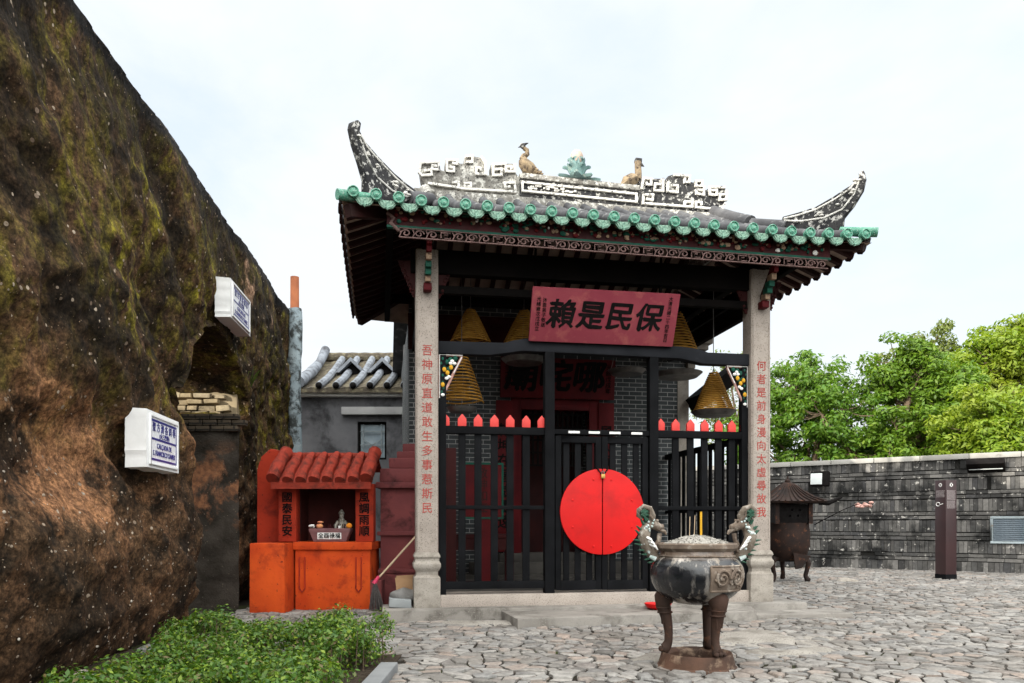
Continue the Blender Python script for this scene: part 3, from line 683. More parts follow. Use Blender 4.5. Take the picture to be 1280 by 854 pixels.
rs = lambda k: (hy - .28 + 2.4 * k, 4.16 + 1.12 * k + .12 * math.sin(k * PI) * -.6)
rm_.grid(lambda a, k: (a, rs(k)[0], rs(k)[1] + .02 * math.sin(a * 2 * PI / .37)), list(np.linspace(hx0 - .1, hx1 + .1, 70)), list(np.linspace(0, 1, 22)))
rm_.grid(lambda a, k: (a, hy + 2.12 + 2.6 * k, 5.28 - 1.12 * k), [hx0 - .1, hx1 + .1], [0, 1])
rm_.grid(lambda a, k: (a, rs(0)[0] + .005, 4.06 + (rs(0)[1] - 4.06 + .02 * math.sin(a * 2 * PI / .37)) * k), list(np.linspace(hx0 - .1, hx1 + .1, 70)), [0, 1])
rm_.build('roof_deck', M['house_pan'], t, smooth=60)
tr = MB(); tr.tube([(0, rs(k)[0] - .01, rs(k)[1] + .05) for k in np.linspace(0, 1, 14)], [.083 + .004 * (i % 2) for i in range(14)], 10)
r0 = tr.build('roof_tile_row', M['house_tile'], t, loc=(hx0 + .55, 0, 0))
for i in range(1, 7): again(r0, (hx0 + .55 + i * .37, 0, 0))
e0 = MB().ball((0, 0, 0), .07, 8).build('tile_end', M['ink'], t, loc=(hx0 + .55, rs(0)[0] - .02, rs(0)[1] + .05))
for i in range(1, 7): again(e0, (hx0 + .55 + i * .37, rs(0)[0] - .02, rs(0)[1] + .05))
MB().tube([(hx0 + .12, rs(k)[0] - .05, rs(k)[1] + .12 + (.12 if k > .8 else 0) * (k - .8) * 5) for k in np.linspace(0, 1, 10)], [.13, .14, .13, .12, .13, .12, .11, .10, .11, .11], 12).build('verge_tile', M['house_tile'], t)
MB().tube([(a, hy + 2.1, 5.33) for a in np.linspace(hx0, hx1, 20)], [.12 + .01 * (i % 2) for i in range(20)], 10).build('ridge_tile', M['house_pan'], t)
hd = MB(); P_ = [(-.36, 0), (0, .36), (.36, 0), (.27, 0), (0, .26), (-.27, 0)]
hd.prism(P_, lambda a, b, c: (a, c, b), -.05, .62)
h0 = hd.build('roof_vent', M['house_tile'], t, loc=(-3.75, hy + .9, 4.72))
again(h0, (-3.02, hy + .9, 4.72))
hv = MB().prism([(-.265, 0), (0, .255), (.265, 0)], lambda a, b, c: (a, c, b), .12, .2).build('vent_opening', M['ink'], t, loc=(-3.75, hy + .9, 4.72)); again(hv, (-3.02, hy + .9, 4.72))
MB().tube([(-2.25, hy - .2, .0), (-2.25, hy - .2, 3.2), (-2.25, hy - .2, 3.5), (-2.25, hy - .2, 5.1)], [.12, .12, .15, .13], 10).build('drainpipe', M['concrete'], t)

# ------------------------------------------------------------------ orange earth-god shrine
t = thing('roadside_shrine', 'bright orange masonry shrine with a tiled roof below the earth wall', 'shrine', (0, 0, 0))
MB().box(-3.49, -3.02, 10.2, 10.75, 0, .94).build('side_pier', M['orange'], t, .02, jitter=.01)
bs = MB().box(-3.0, -1.96, 10.62, 11.35, 0, .94); bs.build('altar_base', M['orange'], t, .015, jitter=.008)
MB().box(-3.02, -1.93, 10.585, 11.37, .84, .95).build('altar_ledge', M['orange'], t, .012, jitter=.006)
for xx in (-2.90, -2.12):
    c = MB().prism([(-.045, .74), (-.045, .30), (0, .245), (.045, .30), (.045, .74), (.03, .74), (.03, .305), (0, .27), (-.03, .305), (-.03, .74)], lambda a, b, c: (a, c, b), 10.60, 10.64).build('panel_groove', M['orange_dark'], t, loc=(xx, 0, 0))
pl = []
for xx, s in ((-3.12, '國泰民安'), (-2.05, '風調雨順')):
    p = MB().box(xx - .125, xx + .125, 10.66, 10.86, .95, 1.76).build('side_pillar', M['orange_dark'], t, .012, jitter=.006)
    text('\n'.join(s), .15, M['ink'], p, (xx, 10.652, 1.325), bold=.018, line=1.04, brush=.05)
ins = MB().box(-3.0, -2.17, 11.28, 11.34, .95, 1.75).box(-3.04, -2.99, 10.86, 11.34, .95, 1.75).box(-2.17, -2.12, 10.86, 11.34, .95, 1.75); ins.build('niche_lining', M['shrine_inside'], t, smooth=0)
wing = [(10.55, .9), (10.55, 1.7), (10.62, 1.95), (10.75, 2.1), (10.92, 2.17), (11.1, 2.12), (11.35, 1.9), (11.35, .9)]
MB().prism([(-3.62, .9), (-3.62, 1.98), (-3.56, 2.16), (-3.44, 2.27), (-3.30, 2.25), (-3.2, 2.15), (-3.2, .9)], XZ(), 10.9, 11.35).build('end_gable', M['orange_dark'], t, .03, jitter=.012)
MB().box(-3.26, -1.93, 11.0, 11.4, .95, 2.1).build('rear_wall', M['shrine_inside'], t) if False else None
rf = MB(); sy = lambda k: (10.44 + .60 * k, 1.765 + .395 * (k ** .8))
rf.grid(lambda a, k: (a, sy(k)[0], sy(k)[1]), [-3.28, -1.92], list(np.linspace(0, 1, 8)))
rf.grid(lambda a, k: (a, sy(k)[0], sy(k)[1] - .09), [-3.28, -1.92], list(np.linspace(0, 1, 8)))
rf.grid(lambda a, k: (a, sy(0)[0], 1.675 + .09 * k), [-3.28, -1.92], [0, 1])
rf.grid(lambda a, k: (a, 11.04 + .34 * k, 2.16 - .2 * k), [-3.28, -1.92], [0, 1])
rf.build('roof', M['shrine_roof'], t, smooth=40)
row = MB(); row.tube([(0, sy(k)[0] - .02, sy(k)[1] + .02) for k in np.linspace(0, 1, 8)], [.075, .07, .066, .07, .066, .068, .062, .06], 10)
row = row.build('roof_tile_row', M['shrine_roof'], t, loc=(-3.05, 0, 0), jitter=.012, jscale=8)
for i in range(1, 6): again(row, (-3.05 + i * .178, 0, random.uniform(-.01, .01)))
for xx in (-3.24, -1.97):
    MB().tube([(0, sy(k)[0] - .04, sy(k)[1] + .05) for k in np.linspace(0, 1.05, 8)], [.09, .085, .09, .085, .08, .085, .09, .1], 10).build('verge', M['shrine_roof'], t, loc=(xx, 0, 0), jitter=.015, jscale=7)
MB().tube([(a, 11.05, 2.17) for a in np.linspace(-3.26, -1.94, 14)], .055, 10).build('ridge', M['shrine_roof'], t, jitter=.015, jscale=7)

# what stands in the niche
p = thing('incense_pot', 'purple clay incense pot with a white name strip in the orange shrine', 'incense pot', (-2.53, 10.74, .952))
pb = MB(); n = 16
for (hw, hd_, z) in ((.225, .085, 0), (.235, .09, .03), (.275, .10, .13), (.285, .105, .15), (.285, .105, .185), (.26, .085, .185), (.25, .08, .15)):
    pb.v += [(sx * hw, sy_ * hd_, z) for sx, sy_ in ((-1, -1), (1, -1), (1, 1), (-1, 1))]
for k in range(6):
    pb.f += [(k * 4 + i, k * 4 + (i + 1) % 4, k * 4 + 4 + (i + 1) % 4, k * 4 + 4 + i) for i in range(4)]
pb.f += [(3, 2, 1, 0), (24, 25, 26, 27)]
pb.build('pot', M['pot'], p, .006)
MB().add([(-.165, -.1005, .035), (.165, -.1005, .035), (.165, -.107, .125), (-.165, -.107, .125), (-.165, -.09, .035), (.165, -.09, .035), (.165, -.09, .125), (-.165, -.09, .125)],
         [(0, 1, 2, 3), (4, 7, 6, 5), (0, 4, 5, 1), (3, 2, 6, 7), (0, 3, 7, 4), (1, 5, 6, 2)]).build('name_strip', M['white_paint'], p)
text('全酉祿福', .078, M['ink'], p, (0, -.1062, .08), (PI / 2 - .07, 0, 0), bold=.015, depth=.003)
stb = MB()
for i in range(46):
    x_, y_ = random.uniform(-.24, .24), random.uniform(-.06, .07); stb.tube([(x_, y_, .16), (x_ + random.uniform(-.012, .012), y_, random.uniform(.2, .25))], .0035, 4)
tag(stb.build('incense_stubs', M['fascia_red'], p), kind='stuff')
st = thing('deity_statue', 'small silvery deity statue behind the clay pot in the shrine', 'statue', (-2.43, 10.95, .952)); st.scale = (.85, .85, .9)
body = MB().lathe([(.075, 0), (.08, .05), (.07, .12), (.085, .18), (.062, .24), (.055, .29), (.06, .33), (.032, .37)], 14)
for s in (-1, 1): body.tube([(s * .055, 0, .32), (s * .095, -.02, .25), (s * .085, -.06, .19), (s * .03, -.075, .2)], [.024, .026, .022, .016], 8)
body.build('robe', M['statue'], st, jitter=.008, jscale=20)
hd_ = MB().ball((0, -.005, .405), .04, 10, (1, 1, 1.15)).ball((0, -.045, .40), .008).lathe([(.044, .425), (.05, .445), (.03, .475), (.012, .50)], 12); hd_.build('head', M['statue'], st)
o = MB().ball((0, 0, 0), .042, 12, (1, 1, .94)); o = o.build('orange', M['skin_fruit'], None, loc=(-2.27, 10.70, .952 + .185 + .035)); tag(o, 'round orange lying on the right rim of the clay incense pot', 'fruit')
o = MB().ball((0, 0, 0), .044, 12, (1.1, 1, .85)).ball((.012, -.01, .055), .03, 8, (1.5, 1, .55)); o = o.build('peach', M['pink_fruit'], None, loc=(-2.68, 10.70, .952 + .185 + .03)); tag(o, 'pink and yellow fruit offering on the left rim of the clay pot', 'fruit')
fl = thing('white_flower', 'small white flower at the left end of the clay pot', 'flower', (-2.79, 10.70, 1.13))
MB().tube([(0, 0, -.12), (0, 0, .02)], .006).build('stem', M['dragon_green'], fl)
fb = MB()
for k in range(9): a = k * 2.4; fb.ball((.026 * math.cos(a), .026 * math.sin(a), .03 + .008 * (k % 3)), .018, 6)
fb.build('bloom', M['white_paint'], fl)
cup = MB().lathe([(.018, 0), (.02, .05), (.024, .055), (.02, .05)], 12).build('small_cup', M['white_paint'], None, loc=(-2.40, 10.68, 1.12)); tag(cup, 'tiny pale cup in front of the statue in the orange shrine', 'cup')

# ------------------------------------------------------------------ maroon paper furnace
t = thing('paper_furnace', 'maroon stepped masonry furnace between the orange shrine and the left stone column', 'furnace', (0, 0, 0))
fx0, fx1, fy0, fy1 = -1.93, -1.02, 11.05, 11.95
MB().box(fx0, fx1, fy0, fy1, 0, .5).build('plinth', M['maroon'], t, .02, jitter=.008)
MB().box(fx0 + .03, fx1, fy0 + .03, fy1, .5, 1.72).build('body', M['maroon'], t, .02, jitter=.008)
MB().box(fx0, fx1 + .0, fy0 - .02, fy1, .49, .55).build('band', M['maroon'], t, .012); MB().box(fx0 - .01, fx1, fy0 - .02, fy1, 1.03, 1.09).build('band', M['maroon'], t, .012)
MB().box(fx0 - .03, fx1 + .02, fy0 - .05, fy1, 1.71, 1.80).build('cornice', M['maroon'], t, .02)
MB().box(fx0 + .02, fx1, fy0 + .02, fy1, 1.80, 2.0).box(fx0 + .14, fx1, fy0 + .1, fy1, 2.0, 2.16).box(fx0 + .24, fx1, fy0 + .18, fy1, 2.16, 2.26).box(fx0 + .32, fx1 - .05, fy0 + .26, fy1 - .1, 2.26, 2.38).build('stepped_top', M['maroon'], t, .02, jitter=.01)
o = MB().box(-1.98, -1.80, 10.62, 10.85, 0, .42).build('maroon_stub', M['maroon'], None, .02, jitter=.01); tag(o, 'small maroon masonry post at the foot of the furnace', 'post')

# ------------------------------------------------------------------ temple porch
tp = thing('temple_porch', 'open temple porch with granite columns and an upturned grey tiled roof', 'temple', T(0, 0), TH)
CU = (0.0, 4.47)
# steps and platform
MB().box(-.55, 5.0, -.38, .35, -.2, .155).build('stone_step', M['step_stone'], tp, .012, jitter=.006, jscale=2)
lp = MB(); lp.prism([(.95, -1.22), (4.0, -.92), (4.2, -.38), (.9, -.38)], XY(), -.2, .125); lp.build('stone_step', M['step_stone'], tp, .012, jitter=.006, jscale=2)
MB().box(4.0, 5.35, -.86, -.385, -.2, .07).build('stone_step', M['step_stone'], tp, .02, jitter=.01, jscale=2)
MB().box(-.17, 4.7, .36, 2.7, -.2, .30).build('porch_floor', M['shaded_floor'], tp, smooth=0)
MB().box(.16, 4.32, -.12, .36, .13, .305).build('gate_sill', M['granite'], tp, .012, jitter=.004)
for i, u in enumerate(CU):
    zt = 4.62
    a, ch = .14, .022
    sh = MB(); oc = [(-a, -a + ch), (-a + ch, -a), (a - ch, -a), (a, -a + ch), (a, a - ch), (a - ch, a), (-a + ch, a), (-a, a - ch)]
    sh.prism(oc, XY(), .84, zt); c = sh.build('column', M['granite'], tp, .004, loc=(u, 0, 0))
    fr = MB()                                      # raised border round the inscribed face
    fr.box(-.118, -.102, -.146, -.139, 1.02, 3.9).box(.102, .118, -.146, -.139, 1.02, 3.9); fr.build('column_border', M['granite'], c)
    bb = MB().box(-.165, .165, -.165, .165, .15, .52)
    bb.build('column_plinth', M['granite_base'], c, .015, jitter=.006)
    prof = [(.165, .52), (.15, .545), (.135, .56), (.135, .60), (.155, .63), (.17, .66), (.17, .70), (.15, .735), (.15, .765), (.165, .785), (.16, .81), (.14, .845)]
    bm_ = MB(); vsq = []
    for r, z in prof: vsq.append([(sx * r, sy_ * r, z) for sx, sy_ in ((-1, -1), (1, -1), (1, 1), (-1, 1))])
    bm_.v = [q for ring in vsq for q in ring]
    for k in range(len(prof) - 1): bm_.f += [(k * 4 + i2, k * 4 + (i2 + 1) % 4, k * 4 + 4 + (i2 + 1) % 4, k * 4 + 4 + i2) for i2 in range(4)]
    bm_.build('column_moulding', M['granite_base'], c, .006)
    text('\n'.join('吾神原直道敢生多事惹斯民' if i == 0 else '何者是前身漫向太虛尋故我'), .142, M['red_letter'], c, (0, -.1405, 2.37 if i == 0 else 2.33), bold=.006, depth=.004, line=1.13 * .158 / .142, brush=.03)
    # painted bracket arm in front of the column head
    bz = [(4.12, M['dark_red'], .10, .07), (4.21, M['cream'], .07, .065), (4.275, M['fascia_green'], .075, .06), (4.345, M['fascia_green'], .075, .055), (4.42, M['cream'], .07, .06), (4.50, M['dark_red'], .065, .06), (4.57, M['dark_red'], .06, .06)]
    for k, (z, mt, w_, h_) in enumerate(bz):
        MB().obox((0, -.20 - .055 * k, z), (w_, .13, h_ + .02)).build('bracket_block', mt, c, .008)
    MB().bar((0, -.14, 4.22), (0, -.60, 4.70), .04, .06).build('bracket_arm', M['fascia_red'], c)
    for s in (-1, 1):                              # pierced carved brackets beside the column head
        cv = MB()
        for q in range(5):
            cx_, cz_ = .17 + .035 * q, 4.10 + .085 * q
            cv.tube([(s * (cx_ + .035 * math.cos(k * .55) * (1 - k / 14)), -.03, cz_ + .045 * math.sin(k * .55) * (1 - k / 14)) for k in range(12)], .009, 6)
        cv.prism([(s * .14, 4.05), (s * .17, 4.05), (s * .36, 4.5), (s * .14, 4.5)], XZ(), -.02, .0)
        cv.ball((s * .20, -.035, 4.14), .022, 6); cv.build('carved_spandrel', M['dark_wood'] if False else M['maroon_wood'], c)

# roof surface
EU0, EU1, EV0, EV1, GA0, GA1, VR = -1.0, 5.58, -.9, 4.04, .12, 4.46, 1.57
ZE = 4.81
def gcurve(d): return .385 * d + .036 * d * d
def corner_lift(u, v):
    a = max(0, 1 - min(u - EU0, EU1 - u) / .9); b = max(0, 1 - min(v - EV0, EV1 - v) / .9); return .05 * a * b - .012 * (u - 2.3) * max(0, 1 - (v - EV0) / 2)
def droof(u, v):
    df = min(v - EV0, EV1 - v); ds = min(u - EU0, EU1 - u)
    return df if GA0 <= u <= GA1 else min(df, ds)
def zroof(u, v): return ZE + gcurve(droof(u, v)) + corner_lift(u, v)
us = sorted(list(np.linspace(EU0, GA0 - .001, 9)) + list(np.linspace(GA0, GA1, 15)) + list(np.linspace(GA1 + .001, EU1, 9)))
vs2 = list(np.linspace(EV0, VR, 15)) + list(np.linspace(VR, EV1, 15))[1:]
m = MB(); m.grid(lambda u, v: (u, v, zroof(u, v)), us, vs2); m.build('roof_surface', M['tile_grey'], tp, smooth=30)
m = MB(); m.grid(lambda u, v: (u, v, zroof(u, v) - .05), us, vs2); m.build('roof_soffit', M['soffit'], tp, smooth=30)
m = MB(); NR = 26; U0 = -.875; DU = (EU1 - .12 - U0) / (NR - 1)
def row_path(pa, pb, n):
    return [tuple(np.array(pa) + (np.array(pb) - np.array(pa)) * k) for k in np.linspace(0, 1, n)]
def tile_row(m, a, b):
    L = math.dist(a, b); n = max(4, int(L / .095)); pts = [(p[0], p[1], zroof(min(max(p[0], EU0), EU1), min(max(p[1], EV0), EV1)) + .035) for p in row_path(a, b, n)]
    m.tube(pts, [.066 if k % 2 else .060 for k in range(n)], 10)
uu = [U0 + DU * i for i in range(NR)]
for u in uu:
    top = VR if GA0 <= u <= GA1 else EV0 + min(u - EU0, EU1 - u)
    if top - EV0 > .18:
        tile_row(m, (u, EV0 - .02), (u, top)); tile_row(m, (u, EV1 + .02), (u, EV1 - (top - EV0)))
vv = [EV0 + .14 + .259 * i for i in range(19)]
for v in vv:
    d = min(v - EV0, EV1 - v, GA0 - EU0)
    if d > .18: tile_row(m, (EU0 - .02, v), (EU0 + d, v)); tile_row(m, (EU1 + .02, v), (EU1 - d, v))
tr = m.build('roof_tiling', M['tile_grey'], tp, smooth=40)
# gable walls above the side skirts
for u, s in ((GA0, 1), (GA1, -1)):
    pts = [(v, zroof(u + s * .05, v) - .01) for v in np.linspace(.05, 3.1, 13)]; pts = [(v, z) for v, z in pts if z > 5.3]
    MB().prism([(pts[0][0], 5.25)] + pts + [(pts[-1][0], 5.25)], YZ(), u - .02 * s, u + .06 * s).build('gable_wall', M['ridge_pale'], tp, smooth=0)
# glazed eave ends
disc = MB().lathe([(.062, -.07), (.066, -.01), (.066, .004), (.060, .010), (.052, .008), (.049, -.003), (.032, .0), (.028, .006), (.012, .010), (.001, .010)], 22)
disc.v = [(x, -z, y) for x, y, z in disc.v]
d0 = None
def zc(u, v): return zroof(min(max(u, EU0), EU1), min(max(v, EV0), EV1)) + .035
for u in uu:
    if d0 is None: d0 = disc.build('round_tile_end', M['teal'], tp, loc=(u, EV0 - .055, zc(u, EV0) + .005))
    else: again(d0, (u, EV0 - .055, zc(u, EV0) + .005), rot=(random.uniform(-.06, .02), random.uniform(-.3, .3), 0))
ang = [PI + PI * k / 16 for k in range(17)]
dr = [(-.112, .030)] + [(.112 * math.cos(a), .030 + .118 * math.sin(a) * (1 - .10 * abs(math.sin(3 * (a - PI)))) - (.014 if k == 8 else 0)) for k, a in enumerate(ang) if 0 < k < 16] + [(.112, .030), (.06, .018), (0, .014), (-.06, .018)]
dm = MB().prism(dr, XZ(), -.012, .012)
rib = [(x * .80, z * .80 - .002) for x, z in dr[1:-4]]
dm.tube([(x, -.014, z) for x, z in rib], .006, 6)
for a in (-.055, -.02, .02, .055): dm.tube([(a, -.012, .012), (a * .8, -.014, -.05 + abs(a) * .5)], .005, 6)
q0 = None
for i in range(NR):
    u = uu[i] - DU / 2 if i else uu[0] - .0
    u = uu[i] + DU / 2
    if i == NR - 1: continue
    if q0 is None: q0 = dm.build('drip_tile', M['teal_pale'], tp, loc=(u, EV0 + .0, zc(u, EV0) - .048), rot=(-.12, 0, 0))
    else: again(q0, (u, EV0 + .0, zc(u, EV0) - .048), rot=(-.12 + random.uniform(-.05, .05), random.uniform(-.04, .04), random.uniform(-.03, .03)))
s0 = MB(); s0.v = list(disc.v); s0.f = list(disc.f)
sd0 = s0.build('round_tile_end', M['tile_grey'], tp, loc=(EU0 - .03, vv[0], zc(EU0, vv[0])), rot=(0, 0, -PI / 2))
q1 = MB(); q1.v = list(dm.v); q1.f = list(dm.f)
qd0 = q1.build('drip_tile', M['rafter'], tp, loc=(EU0 - .03, vv[0] + .13, zc(EU0, vv[0]) - .045), rot=(-.1, 0, -PI / 2))
for k, v in enumerate(vv):
    if k: again(sd0, (EU0 - .03, v, zc(EU0, v)))
    again(sd0, (EU1 + .03, v, zc(EU1, v)), rot=(0, 0, PI / 2))
    if k < 18:
        if k: again(qd0, (EU0 - .03, v + .13, zc(EU0, v) - .045))
        again(qd0, (EU1 + .03, v + .13, zc(EU1, v) - .045), rot=(-.1, 0, PI / 2))
for u, s in ((EU0, -1), (EU1, 1)):
    ca = MB().tube([(u - s * .30, EV0 + .22, ZE + .17), (u - s * .12, EV0 + .04, ZE + .10), (u + s * .05, EV0 - .04, ZE + .08)], [.055, .062, .062], 12)
    ca.build('corner_tile', M['teal'], tp)
# rafters
def rafter(a, b):
    m = MB(); n = 8; pts = [(p[0], p[1], zroof(min(max(p[0], EU0), EU1), min(max(p[1], EV0), EV1)) - .085) for p in row_path(a, b, n)]
    for p, q in zip(pts, pts[1:]): m.bar(p, q, .07, .06)
    m.build('rafter', M['rafter'], tp, smooth=0)
for k in range(19):
    v = EV0 + .12 + .261 * k; d = min(v - EV0, EV1 - v, 1.1)
    if d > .15: rafter((EU0 + .03, v), (EU0 + d, v)); rafter((EU1 - .03, v), (EU1 - d, v))
for k in range(17):
    u = GA0 + .13 + .255 * k; rafter((u, EV0 + .03), (u, VR)); rafter((u, EV1 - .03), (u, VR))
for (u, s) in ((EU0, 1), (EU1, -1)):
    for (v, s2) in ((EV0, 1), (EV1, -1)):
        MB().bar((u + s * .06, v + s2 * .06, ZE - .06), (u + s * 1.1, v + s2 * 1.1, zroof(u + s * 1.09, v + s2 * 1.1) - .13), .10, .14).build('hip_rafter', M['rafter'], tp)
# purlins, beams
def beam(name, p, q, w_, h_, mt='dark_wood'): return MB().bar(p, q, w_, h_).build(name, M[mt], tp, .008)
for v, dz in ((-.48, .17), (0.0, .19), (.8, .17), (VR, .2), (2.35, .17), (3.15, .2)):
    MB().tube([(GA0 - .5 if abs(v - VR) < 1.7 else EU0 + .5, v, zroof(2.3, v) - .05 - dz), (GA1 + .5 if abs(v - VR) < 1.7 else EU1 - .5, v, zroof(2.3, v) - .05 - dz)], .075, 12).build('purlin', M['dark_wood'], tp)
for u in (-.46, 5.04): beam('eave_beam', (u, EV0 + .25, ZE + .0), (u, EV1 - .25, ZE + .0), .09, .20)
beam('front_lintel', (-.2, 0, 4.50), (4.67, 0, 4.50), .14, .30); beam('front_tie', (.15, 0, 4.16), (4.32, 0, 4.16), .09, .10)
for u in CU: beam('cross_beam', (u, -.3, 4.72), (u, 3.2, 4.72), .12, .22); beam('cross_beam', (u, .15, 4.2), (u, 3.2, 4.2), .10, .24)
for v in (.8, 2.35):
    beam('roof_truss', (.1, v, 4.78), (4.37, v, 4.78), .14, .2)
for u in (1.4, 3.1): beam('strut', (u, 0, 4.35), (u, 0, 3.6), .035, .035)
for u in (1.4, 3.1): beam('hanging_rod', (u, -.02, 4.9), (u, -.02, 3.55), .03, .03)
# painted fascia and pierced valance
fz = lambda u: -.012 * (u - 2.3)
VF = -.74
f = MB(); f.prism([(-.5, 4.66), (5.1, 4.60), (5.1, 4.80), (-.5, 4.88)], XZ(), VF, VF + .05); fa = f.build('fascia', M['fascia_red'], tp)
f = MB(); f.prism([(-.5, 4.632), (5.1, 4.572), (5.1, 4.60), (-.5, 4.66)], XZ(), VF - .015, VF + .05); f.build('fascia_rail', M['fascia_green'], tp)
car = {k: MB() for k in ('cream', 'fascia_green', 'dark_red', 'white_paint')}
for i in range(330):
    u = random.uniform(-.42, 5.0); z = 4.70 + random.uniform(-.03, .12) + fz(u) * .9
    k = random.choice(['cream', 'cream', 'fascia_green', 'dark_red', 'fascia_green'] + (['white_paint'] if i % 7 == 0 else []))
    s = random.uniform(.012, .030)
    car[k].ball((u, VF - .012, z), s, 6, (random.uniform(.7, 1.7), .6, random.uniform(.6, 1.3)))
for k, mm in car.items(): mm.build('carving', M[k], tp)
fr = MB()
for i in range(35):
    u0 = -.36 + i * .155; z0 = 4.545 + fz(u0)
    fr.bar((u0, VF, z0 + .055), (u0 + .155, VF, z0 + .053), .03, .010); fr.bar((u0, VF, z0 - .05), (u0 + .155, VF, z0 - .052), .03, .011)
    if i % 4 == 3:
        fr.tube([(u0 + .02, VF, z0 - .03), (u0 + .02, VF, z0 + .035), (u0 + .135, VF, z0 + .035), (u0 + .135, VF, z0 - .03), (u0 + .06, VF, z0 - .03), (u0 + .06, VF, z0 + .01), (u0 + .10, VF, z0 + .01)], .009, 6)
    else:
        sgn = 1 if i % 2 else -1
        fr.tube([(u0 + .078 + sgn * .058 * (1 - k / 16) * math.cos(k * .62), VF, z0 + .044 * (1 - k / 18) * math.sin(k * .62)) for k in range(13)], .009, 6)
        fr.tube([(u0, VF, z0 - .05), (u0 + .02, VF, z0), (u0, VF, z0 + .05)], .008, 6)
fr.build('pierced_valance', M['fret_pink'], tp, smooth=50)
MB().tube([(-.36, VF, 4.6), (-.46, VF, 4.68), (-.42, VF, 4.74), (-.5, VF, 4.80)], [.02, .03, .025, .02], 8).build('valance_end', M['fret_pink'], tp)

# ridge with key-pattern scrolls
rv0, rv1 = 1.45, 1.69
OUTL = [(-0.02, 6.4), (0.03, 6.45), (0.27, 6.47), (0.29, 6.35), (0.36, 6.34), (0.36, 6.51), (0.55, 6.53), (0.56, 6.47), (0.65, 6.47), (0.64, 6.58), (0.76, 6.59), (0.89, 6.58), (0.95, 6.52), (0.96, 6.33), (1.04, 6.33), (1.03, 6.5), (1.35, 6.53), (1.4, 6.49), (1.39, 6.41), (1.46, 6.32), (1.46, 6.02), (0.12, 6.02), (0.01, 6.21)]
SCL = [[(0.06, 6.31), (0.15, 6.33), (0.16, 6.26), (0.02, 6.24), (-0.02, 6.28), (0.0, 6.42), (0.26, 6.45), (0.26, 6.34), (0.16, 6.34), (0.17, 6.39), (0.22, 6.39)], [(0.43, 6.39), (0.48, 6.39), (0.48, 6.33), (0.38, 6.33), (0.38, 6.49), (0.53, 6.5), (0.53, 6.44), (0.47, 6.45)], [(0.67, 6.57), (0.75, 6.58), (0.75, 6.49), (0.66, 6.48)], [(0.87, 6.38), (0.87, 6.41), (0.81, 6.41), (0.81, 6.32), (0.95, 6.33), (0.94, 6.5), (0.89, 6.57)], [(1.1, 6.41), (1.18, 6.42), (1.18, 6.33), (1.06, 6.32), (1.06, 6.48), (1.24, 6.5)], [(1.33, 6.44), (1.33, 6.47), (1.25, 6.46), (1.25, 6.39), (1.38, 6.4), (1.38, 6.5)], [(0.47, 6.17), (0.55, 6.18), (0.55, 6.1), (0.12, 6.13)], [(0.64, 6.17), (0.73, 6.18), (0.73, 6.13), (0.64, 6.13)], [(1.3, 6.17), (1.24, 6.15), (1.23, 6.22), (1.38, 6.23), (1.39, 6.1), (0.58, 6.09)]]
OUTR = [(3.31, 6.31), (3.34, 6.46), (3.65, 6.48), (3.71, 6.46), (3.71, 6.4), (3.75, 6.41), (3.77, 6.53), (3.85, 6.56), (4.12, 6.56), (4.13, 6.47), (4.19, 6.46), (4.21, 6.49), (4.33, 6.5), (4.34, 6.37), (4.42, 6.36), (4.44, 6.41), (4.69, 6.42), (4.73, 6.36), (4.72, 6.22), (4.66, 6.15), (4.6, 5.98), (3.31, 5.98)]
SCR = [[(3.42, 6.38), (3.42, 6.36), (3.49, 6.36), (3.49, 6.45), (3.37, 6.45), (3.34, 6.3)], [(3.63, 6.38), (3.55, 6.38), (3.55, 6.28), (3.68, 6.28), (3.68, 6.46)], [(3.83, 6.38), (3.91, 6.38), (3.91, 6.28), (3.75, 6.28), (3.76, 6.41)], [(4.03, 6.49), (4.03, 6.44), (4.1, 6.45), (4.11, 6.54), (3.87, 6.54)], [(4.22, 6.44), (4.21, 6.4), (4.31, 6.4), (4.31, 6.48), (4.21, 6.47)], [(4.3, 6.34), (4.22, 6.34), (4.22, 6.28), (4.34, 6.27), (4.34, 6.39)], [(4.48, 6.35), (4.55, 6.36), (4.55, 6.28), (4.44, 6.28), (4.44, 6.4), (4.68, 6.41)], [(4.68, 6.3), (4.6, 6.29), (4.6, 6.21), (4.71, 6.22), (4.71, 6.35)], [(3.42, 6.14), (3.51, 6.13), (3.52, 6.21), (3.37, 6.2), (3.36, 6.07), (4.15, 6.07), (4.15, 6.15), (4.03, 6.14), (4.03, 6.1)], [(4.3, 6.12), (4.3, 6.15), (4.21, 6.15), (4.21, 6.07), (4.63, 6.06), (4.68, 6.15)]]
def scroll(lines, wid, v):
    m = MB()
    for k, L in enumerate(lines):
        for (a, b), (c, d) in zip(L, L[1:]):
            l = math.hypot(c - a, d - b); ex = (c - a) / l * wid / 2, (d - b) / l * wid / 2
            m.bar((a - ex[0], v - .0007 * k, b - ex[1]), (c + ex[0], v - .0007 * k, d + ex[1]), .05, wid, up=(0, -(d - b) * 0 + 1, 0)) if False else m.obox(((a + c) / 2, v - .0007 * (k % 5) - random.uniform(0, .003), (b + d) / 2), (l + wid, .05, wid), Matrix.Rotation(-math.atan2(d - b, c - a), 3, 'Y'))
    return m
rb = MB().prism(OUTL, XZ(), rv0, rv1).build('ridge_scroll_panel', M['ridge_pale'], tp, .012)  # paler plaster than the right panel: sunlit look put into the colour
scroll(SCL, .033, rv0 - .012).build('scroll_trim', M['ridge_white'], rb, .004)
rb = MB().prism(OUTR, XZ(), rv0, rv1).build('ridge_scroll_panel', M['ridge_grey'], tp, .012)
scroll(SCR, .031, rv0 - .012).build('scroll_trim', M['ridge_white'], rb, .004)
